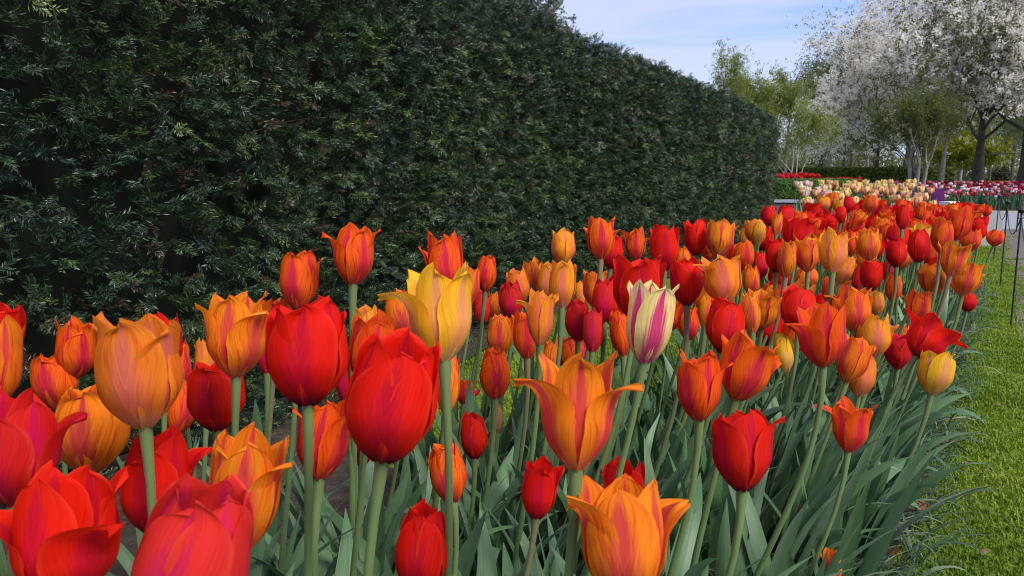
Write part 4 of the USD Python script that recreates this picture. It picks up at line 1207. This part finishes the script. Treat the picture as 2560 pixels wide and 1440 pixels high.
stuff_tulips('pink_bed_tulips', 'remaining tulips of the mixed pink bed across the road', 'tulips', stuffp, list(PK), 1.25)
red = []
for (x0, x1, y0, n, zt) in ((5.5, 6.35, 15.6, 300, .87), (6.75, 7.45, 16.0, 240, .78)):
    for _ in range(n):
        red.append((0 if rng.random() < .85 else 1, rng.uniform(x0, x1), y0 + rng.uniform(0, 1.0), zt - .365 - .06 * rng.random()))
stuff_tulips('red_patch_tulips', 'two small patches of red tulips behind the short green hedge', 'tulips', red, ['scarlet_tulip', 'crimson_tulip'], 1.0)
for (x0, x1, y0, zt) in ((5.3, 6.5, 15.4, .50), (6.6, 7.6, 15.8, .42)):
    xs, ys = np.meshgrid(np.linspace(-1, 1, 12), np.linspace(-1, 1, 8))
    z = zt * np.clip(1.35 - np.maximum(np.abs(xs), np.abs(ys)) ** 2 * 1.35, 0, 1)
    tag(addmesh(numbered('/World', 'planted_mound'), np.column_stack([((x0 + x1) / 2 + xs * (x1 - x0) * .62).ravel(), (y0 + .7 + ys * .95).ravel(), z.ravel()]), grid_faces(12, 8), turf_mat), kind='structure')

# magenta flowers between the long hedge and the purple wall
mag = []
for _ in range(36):
    mag.append((0 if rng.random() < .6 else 1, rng.uniform(9.2, 10.6), rng.uniform(19.5, 20.6), .25 + rng.uniform(-.03, .05)))
stuff_tulips('magenta_tulips', 'thin line of magenta tulips just left of the purple wall', 'tulips', mag, ['violet_tulip', 'pink_tulip'], 1.0)

# ------------------------------------------------------------------ rope posts along the path
iron = mat('black_iron', {'g': ('geometry', {}), 'n': ('noise_texture', {'scale': 60.0}), 'r': ('rgb_ramp', {'ramp': [(.3, (.010, .011, .012)), (.7, (.03, .03, .032))]}), 'p': ('principled_bsdf', {'roughness': .45, 'metallic': .3})},
           [('g.position', 'n.vector'), ('n.fac', 'r.fac'), ('r.color', 'p.base_color')], 'p.BSDF')
posts = [(2527, 814, 3.87, .60), (2500, 719, 5.22, .60), (2484, 648, 7.2, .60), (2430, 566, 11.2, .58), (2541, 580, 10.6, .62), (2497, 574, 10.9, .62), (2468, 560, 11.9, .6)]
PG = 'thin black rope posts along the trodden path'
plabels = ['nearest thin black rope post at the right edge', 'second thin black rope post from the camera, between lawn and path', 'thin black rope post behind the lone leaning tulip',
           'thin black rope post beside the far corner of the red bed', 'thin black post standing on the road at the right edge', 'thin black post close behind the third rope post', 'thin far rope post left of the others before the pink bed']
tops = []
for i, (px, py, d, h) in enumerate(posts):
    g = ground_at(px, py)
    t = thing('rope_post', plabels[i], 'post', (g[0], g[1], 0), PG)
    v, f = tube(np.array([[0, 0, -.05], [0, 0, h * .5], [0, 0, h - .02]]), .0046 if i < 3 else .010, 8)
    part(t, 'rod', v, f, iron)
    if i < 3:
        prof = [(0, -.012), (.011, -.008), (.013, 0), (.019, .006), (.019, .013), (.010, .017), (.004, .026), (0, .03)]
        v, f = tube(np.array([[0, 0, h - .03 + b_ + .02] for _, b_ in prof]) + np.array([[0, 0, 1e-6 * j] for j in range(len(prof))]), np.array([max(a_, 1e-4) for a_, _ in prof]), 12)
        part(t, 'finial', v, f, iron)
        rgm = [[.016 * math.cos(a_), 0.0, h - .035 + .012 * math.sin(a_)] for a_ in np.linspace(0, 2 * PI, 13)]
        v, f = tube(np.array(rgm), .0022, 5)
        part(t, 'ring', v, f, iron)
    tops.append(np.array([g[0], g[1], h - .03]))
for i, (a_, b_) in enumerate(((0, 1), (1, 2))):
    t_ = np.linspace(0, 1, 15)[:, None]
    m0 = (tops[a_] + tops[b_]) / 2
    pts_ = tops[a_] * (1 - t_) + tops[b_] * t_ - np.array([0, 0, .14]) * (4 * t_ * (1 - t_))
    v, f = tube(pts_ - [m0[0], m0[1], 0], .003, 6)
    th = thing('rope', ['thin black rope sagging between the first two posts', 'thin black rope sagging between the second and third post'][i], 'rope', (m0[0], m0[1], 0))
    part(th, 'strand', v, f, iron)
a0 = tops[0]; b0 = tops[0] * 2 - tops[1]; b0[2] = a0[2]
t_ = np.linspace(0, 1, 15)[:, None]
pts_ = a0 * (1 - t_) + b0 * t_ - np.array([0, 0, .14]) * (4 * t_ * (1 - t_))
th = thing('rope', 'thin black rope leaving the nearest post towards the viewer', 'rope', (a0[0], a0[1], 0))
v, f = tube(pts_ - [a0[0], a0[1], 0], .003, 6); part(th, 'strand', v, f, iron)

# dry leaves dropped on the lawn
lit = simple('dry_leaf', (.16, .10, .06), .8, .4, 60)
rng = np.random.default_rng(12)
for px, py, lab in ((2478, 866, 'curled brown dry leaf on the lawn near the second post'), (2497, 1022, 'brown dry leaf lying on the lawn at the right edge'), (2452, 1408, 'small brown dry leaf on the lawn near the bottom right corner'), (2420, 1180, 'pale brown scrap of leaf on the lawn beside the bed')):
    g = ground_at(px, py)
    P, uv = leaf_grid(rng, .030, .014, rng.uniform(0, 6), .35, 1.1, 3, 6, .5, (0, 0, .012))
    th = thing('dry_leaf', lab, 'dry leaf', (g[0], g[1], .006))
    part(th, 'blade', P, grid_faces(3, 6), lit)

# petals dropped from the tulips
for i, (px, py, code, lab) in enumerate(((1180, 1000, 'P', 'fallen crimson petal on the ground behind the tiny bud'), (2215, 1395, 'O', 'fallen orange petal at the bottom right under the long leaf'), (2345, 1120, 'R', 'fallen red petal at the lawn edge among the thin leaves'), (2290, 1290, 'OY', 'fallen amber petal on the soil beside the lawn'))):
    g = ground_at(px, py)
    rg = np.random.default_rng(880 + i)
    P, uv = petal_grid(.026, .055, .5, 9, 13, rg, False)
    P = P - P.mean(0)
    P = P @ Rotation.from_euler('yz', [1.45, rg.uniform(0, 6)]).as_matrix().T
    P[:, 2] -= P[:, 2].min() - .012
    th = thing('fallen_petal', lab, 'petal', (g[0], g[1], 0.0))
    part(th, 'blade', P, grid_faces(9, 13), petal_mat, petal_pv(uv, 3.0 + i, TONE[code], [np.array(c) for c in TONE[code][:4]]))

# ------------------------------------------------------------------ trees
low_ = .82                                                    # limbs leave the trunk above this share of its length


def grow(rg, p, d, L, r, level, maxlevel, segs, tips, tubes, up=.12, split=(2, 4), wander=.18, ang=.65):
    n = 8 if level == 0 else max(3, int(5 - level))
    pts_ = [p]
    dd = d.copy()
    for _ in range(n):
        dd = dd + rg.normal(0, wander if level else .025, 3) + np.array([0, 0, up if level else .3]); dd /= np.linalg.norm(dd)
        pts_.append(pts_[-1] + dd * L / n)
    pts_ = np.array(pts_)
    r1 = r * (.74 if level == 0 else .62 if level < maxlevel else .35)
    tubes.append(tube(pts_, np.linspace(r, r1, n + 1), 9 if level == 0 else 6 if level < 2 else 4))
    if level >= 1:
        for t_ in np.linspace(.25, 1, 5 if level >= 2 else 3):
            tips.append((np.array([np.interp(t_, np.linspace(0, 1, n + 1), pts_[:, j]) for j in range(3)]), level))
    if level == maxlevel:
        return
    k_ = rg.integers(split[0], split[1] + 1) + (3 if level == 0 and maxlevel == 4 else 0)
    for j in range(k_):
        i_ = n if j == 0 else rg.integers(max(1, int(n * low_) if level == 0 else n // 2), n + 1)
        a_ = rg.uniform(0, 6.28)
        q = np.cross(dd, [math.cos(a_), math.sin(a_), .3]); q /= np.linalg.norm(q) + 1e-9
        th_ = ((.12 if level == 0 else .35) if j == 0 else rg.uniform(.6, 1.2)) * ang
        nd = dd * math.cos(th_) + q * math.sin(th_)
        grow(rg, pts_[i_], nd, L * rg.uniform(.62, .88), r1 * (.93 if j == 0 and level == 0 else rg.uniform(.5, .7) if level == 0 else rg.uniform(.65, .9)), level + 1, maxlevel, segs, tips, tubes, up, split, wander, ang)


bark_dark = simple('cherry_bark', (.075, .062, .052), .9, .5, 9, .9, .2)
bark_grey = simple('grey_bark', (.20, .19, .17), .9, .4, 8, .8, .2)
bark_white = simple('birch_bark', (.55, .52, .46), .8, .25, 7, .4, .2)
blossom = mat('blossom', {'g': ('geometry', {}), 'o': ('object_info', {}), 'r': ('rgb_ramp', {'ramp': [(0, (.82, .77, .71)), (.6, (.88, .84, .79)), (1, (.90, .87, .83))]}), 'p': ('principled_bsdf', {'roughness': .7, 'specular_ior_level': .15}),
                          't': ('translucent_bsdf', {}), 'mx': ('mix_closure', {'fac': .45})},
              [('g.random_per_island', 'r.fac'), ('r.color', 'p.base_color'), ('r.color', 't.color'), ('p.BSDF', 'mx.closure1'), ('t.BSDF', 'mx.closure2')], 'mx.closure')
bronze_leaf = leafy('young_cherry_leaf', (.17, .18, .05), (.28, .29, .08), 1.0, .45)
fresh_leaf = leafy('fresh_leaf', (.30, .36, .07), (.46, .51, .14), .8, .5)
olive2_leaf = leafy('hazel_leaf', (.17, .21, .05), (.28, .32, .08), .8, .5)
olive_leaf = leafy('olive_leaf', (.15, .18, .06), (.27, .30, .10), .8, .5)
lime_leaf = leafy('lime_leaf', (.30, .32, .012), (.50, .48, .02), .8, .4)
hazed_wood_leaf = leafy('hazed_wood_leaf', (.24, .27, .10), (.38, .41, .17), .5, .5)  # lightened leaves: the haze of distance is put into the colour
pine_leaf = leafy('pine_needles', (.24, .28, .21), (.40, .44, .34), 2.0, .3)


def clump(rg, n, rad, size, flat=0.0):
    P = rg.normal(0, 1, (n, 3)); P *= (rad * rg.random(n) ** .4 / np.linalg.norm(P, axis=1))[:, None]
    return leaf_cards(rg, P, np.tile([0, 0, 1.0], (n, 1)), np.full(n, size) if np.ndim(size) == 0 else size, flat)


def tree(name, label, cat, px, d, height, r0, kinds, ncl, clump_r, clump_s, seed, group=None, bark=bark_dark, trunk=.28, levels=4, split=(2, 4), up=.10, ang=.75, spread=.25, stems=1, crown_low=0.0, base=None, squash=None, keep=None, length=None):
    """kinds: [(material, share)] of the clumps"""
    p = base if base is not None else at(px, 450, d)
    t = thing(name, label, cat, (p[0], p[1], 0), group)
    rg = np.random.default_rng(seed)
    tips, tubes = [], []
    for s_ in range(stems):
        a_ = rg.uniform(0, 6.28) if stems == 1 else s_ * PI if stems == 2 else s_ * 2 * PI / stems
        o = np.array([math.cos(a_), math.sin(a_), 0]) * (.0 if stems == 1 else r0 * 2.2)
        sw = {1: .01, 2: .05}.get(stems, .16)
        dd = np.array([math.cos(a_) * sw, math.sin(a_) * sw, 1.0]); dd /= np.linalg.norm(dd)
        grow(rg, o - [0, 0, .05], dd, height * trunk, r0, 0, levels, 6, tips, tubes, up, split, .10 if stems == 1 else .12, ang)
    allv = np.vstack([q[0] for q in tubes])
    top = allv[:, 2].max()
    k_ = height / top
    sc_ = np.array([squash * k_ if squash else k_, squash * k_ if squash else k_, k_])
    # trunk = first tube of each stem, limbs = the rest
    tr_, lb_ = [], []
    for i_, (v_, f_) in enumerate(tubes):
        v2 = v_.copy(); w_ = np.clip(v2[:, 2] / (height * trunk), 0, 1)
        v2 = v2 * (1 + (sc_ - 1) * np.column_stack([w_ * 0 + w_, w_, np.ones(len(w_))]))
        (tr_ if len(v_) >= 9 * 8 and abs(v_[0, 2]) < .3 else lb_).append((v2, f_))
    for v_, f_ in tr_:
        fl = 1 + .5 * np.exp(-np.maximum(v_[:, 2], 0) / (r0 * 2.0))
        c_ = v_[:, :2].mean(0) if stems == 1 else v_[:, :2]
        part(t, 'trunk', v_, f_, bark)
    if lb_:
        v_, f_ = join(lb_)
        part(t, 'limbs', v_, f_, bark)
    T = np.array([q[0] for q in tips]); lv = np.array([q[1] for q in tips], float)
    T = T * (1 + (sc_ - 1) * np.column_stack([np.clip(T[:, 2] / (height * trunk), 0, 1)] * 2 + [np.ones(len(T))]))
    w_ = lv ** 1.5 * (T[:, 2] > crown_low)
    if keep is not None:
        w_ = w_ * keep(T)
    idx = rg.choice(len(T), ncl, p=w_ / w_.sum())
    pos_ = T[idx] + rg.normal(0, spread, (ncl, 3)) * (rg.random((ncl, 1)) ** .7)
    fp = f'{t.GetPath()}/crown'
    pr, pp = [], []
    for i_, (m_, share) in enumerate(kinds):
        for k2 in range(2):
            v_, f_ = clump(rg, 11 if i_ == 0 else 8, clump_r, clump_s)
            q_ = f'{fp}/leaf_clump_{len(pr) + 1:03d}'
            addmesh(q_, v_, f_, m_, smooth=False); pr.append(q_); pp.append(share / 2)
    instancer(fp, pr, rg.choice(len(pr), ncl, p=np.array(pp) / sum(pp)), pos_, Rotation.random(ncl, random_state=seed).as_quat(), rg.uniform(.7, 1.3, ncl))
    return t


CB = [(blossom, .70), (bronze_leaf, .30)]
CG = 'cherry trees in white blossom'
tree('blossom_tree', 'white blossoming tree with a dark slender trunk before the long clipped hedge', 'tree', 2186, 27.0, 6.6, .13, CB, 8000, .09, .035, 11, CG, trunk=.78, split=(3, 4), ang=.95, up=.05, spread=.27, squash=1.05, crown_low=1.5)
tree('blossom_tree', 'largest white blossoming tree with a thick dark trunk behind the pink bed', 'tree', 2440, 23.5, 8.2, .235, CB, 8800, .09, .035, 12, CG, trunk=.70, split=(3, 4), ang=.95, up=.05, spread=.28, squash=1.0, crown_low=1.7)
T2 = stage.GetPrimAtPath('/World/blossom_tree_001')
t_ = np.linspace(0, 1, 9)
v, f = tube(np.column_stack([.1 + 1.55 * t_, -.15 * t_, 1.50 + .06 * np.sin(t_ * 3) + .02 * t_]), np.linspace(.028, .010, 9), 6)
part(T2, 'bare_limb', v, f, bark_dark)
tree('blossom_tree', 'white blossoming tree with its trunk cut by the right edge', 'tree', 2553, 22.5, 8.4, .23, CB, 7600, .09, .035, 15, CG, trunk=.70, split=(3, 4), ang=.95, up=.05, spread=.28, squash=1.0, crown_low=1.7)
tree('blossom_tree', 'tall thinly blossoming tree rising behind the slender-trunked one', 'tree', 2262, 32.0, 10.0, .17, CB, 6300, .10, .039, 14, CG, trunk=.6, split=(2, 4), ang=.8, up=.08, spread=.36)
tree('grey_trunk_tree', 'leafy tree with a straight grey trunk at the right end of the purple wall', 'tree', 2350, 21.5, 7.4, .10, [(blossom, .35), (bronze_leaf, .65)], 2300, .10, .05, 16, None, bark_grey, trunk=.75, split=(2, 4), ang=.8, spread=.3)
tree('multistem_tree', 'green many-stemmed small tree behind the purple wall', 'tree', 2292, 20.5, 3.6, .040, [(olive2_leaf, 1.0)], 1900, .09, .030, 17, None, bark_grey, trunk=.42, levels=3, split=(2, 3), ang=.45, up=.16, spread=.24, stems=6, squash=1.6)
tree('birch_tree', 'small birch with twin white trunks and airy pale green leaves past the hedge end', 'tree', 1985, 18.0, 2.75, .026, [(fresh_leaf, 1.0)], 1000, .08, .026, 18, None, bark_white, trunk=.8, levels=3, split=(2, 4), ang=.75, up=.08, spread=.16, stems=2, crown_low=1.25)
tree('young_tree', 'light green tree rising alone above the far end of the hedge', 'tree', 1842, 24.0, 4.9, .06, [(fresh_leaf, 1.0)], 2000, .09, .029, 19, None, bark_grey, trunk=.45, levels=3, split=(2, 4), ang=.65, up=.12, spread=.22, squash=.9)
tree('young_tree', 'lower light green tree right of the one above the hedge end', 'tree', 1962, 25.0, 4.2, .06, [(fresh_leaf, 1.0)], 2000, .09, .029, 20, None, bark_grey, trunk=.42, levels=3, split=(2, 4), ang=.7, up=.10, spread=.24, squash=.95)
tree('lime_tree', 'bright yellow-green leafed tree glowing between the blossom trunks', 'tree', 2378, 31.0, 2.75, .06, [(lime_leaf, 1.0)], 800, .10, .06, 22, None, bark_grey, trunk=.45, levels=3, split=(2, 4), ang=.9, up=.04, spread=.28, squash=1.35)
tree('conifer_tree', 'grey-green conifer standing behind the top of the yew hedge', 'tree', 1268, 15.5, 7.0, .10, [(pine_leaf, 1.0)], 4500, .09, .04, 23, None, bark_dark, trunk=.52, levels=4, split=(3, 4), ang=.8, up=.06, spread=.14, squash=.50)

# woodland on the far side of the park: three kinds, repeated
rng = np.random.default_rng(555)
kinds_ = []
for k in range(3):
    path = f'/World/_wood_tree_{k}'
    UsdGeom.Xform.Define(stage, path); stage.GetPrimAtPath(path).SetSpecifier(Sdf.SpecifierClass)
    rg = np.random.default_rng(700 + k)
    tips, tubes = [], []
    grow(rg, np.zeros(3), np.array([0, 0, 1.0]), 4.0, .16, 0, 3, 6, tips, tubes, .12, (3, 4), .12, .85)
    v, f = tubes[0]; addmesh(path + '/trunk', v, f, bark_dark if k != 1 else bark_grey)
    v, f = join(tubes[1:]); addmesh(path + '/limbs', v, f, bark_grey)
    T = np.array([q[0] for q in tips])
    n = 8000
    P = T[rg.integers(len(T), size=n)] + rg.normal(0, .55, (n, 3)); P[:, 2] -= rg.random(n) ** 2 * 1.2
    v, f = leaf_cards(rg, P, np.tile([0, 0, 1.0], (n, 1)), .11)
    tag(addmesh(path + '/crown', v, f, [hazed_wood_leaf, olive_leaf, hazed_wood_leaf][k], smooth=False), kind='stuff')
for i in range(22):
    px = 1900 + 700 * (i + .5) / 22 + rng.normal(0, 8)
    d = rng.uniform(42, 70)
    p = at(px, 450, d)
    t = thing('woodland_tree', 'olive-green woodland tree with painted haze far behind the blossom trees', 'tree', (p[0], p[1], -.2), 'far woodland trees', float(rng.uniform(0, 360)))
    t.GetReferences().AddInternalReference(f'/World/_wood_tree_{i % 3}'); t.SetInstanceable(True)
    s = rng.uniform(.62, 1.0) * np.interp(px, [1950, 2150], [.42, .85]); UsdGeom.Xformable(t).AddScaleOp().Set(Gf.Vec3f(s, s, s))
for i, (px, d) in enumerate(((2052, 36), (2070, 39), (2108, 35), (2124, 41), (2166, 38), (2262, 37), (2308, 40), (2400, 39), (2474, 37), (2528, 41))):
    p = at(px, 450, d)
    t = thing('park_tree', 'slim dark-trunked park tree standing between the long hedge and the woodland', 'tree', (p[0], p[1], 0), 'slim park trees behind the long hedge', float(rng.uniform(0, 360)))
    t.GetReferences().AddInternalReference(f'/World/_wood_tree_{i % 3}'); t.SetInstanceable(True)
    s = rng.uniform(.45, .62); UsdGeom.Xformable(t).AddScaleOp().Set(Gf.Vec3f(s, s, s * 1.15))
# undergrowth at the wood's edge
n = 26000
ax = rng.uniform(1500, 2680, n); dd = rng.uniform(60, 74, n)
P = np.column_stack([(ax - 1280) / FPX * dd, dd, (rng.random(n) ** 1.5) * (2.2 + 1.2 * meshkit.noise(np.column_stack([ax / 40, dd * .1, 0 * dd])))])
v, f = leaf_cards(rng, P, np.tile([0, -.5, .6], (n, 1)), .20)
tag(addmesh(numbered('/World', 'woodland_undergrowth'), v, f, hazed_wood_leaf, smooth=False), 'olive undergrowth with painted haze along the far edge of the park', 'undergrowth', kind='stuff')
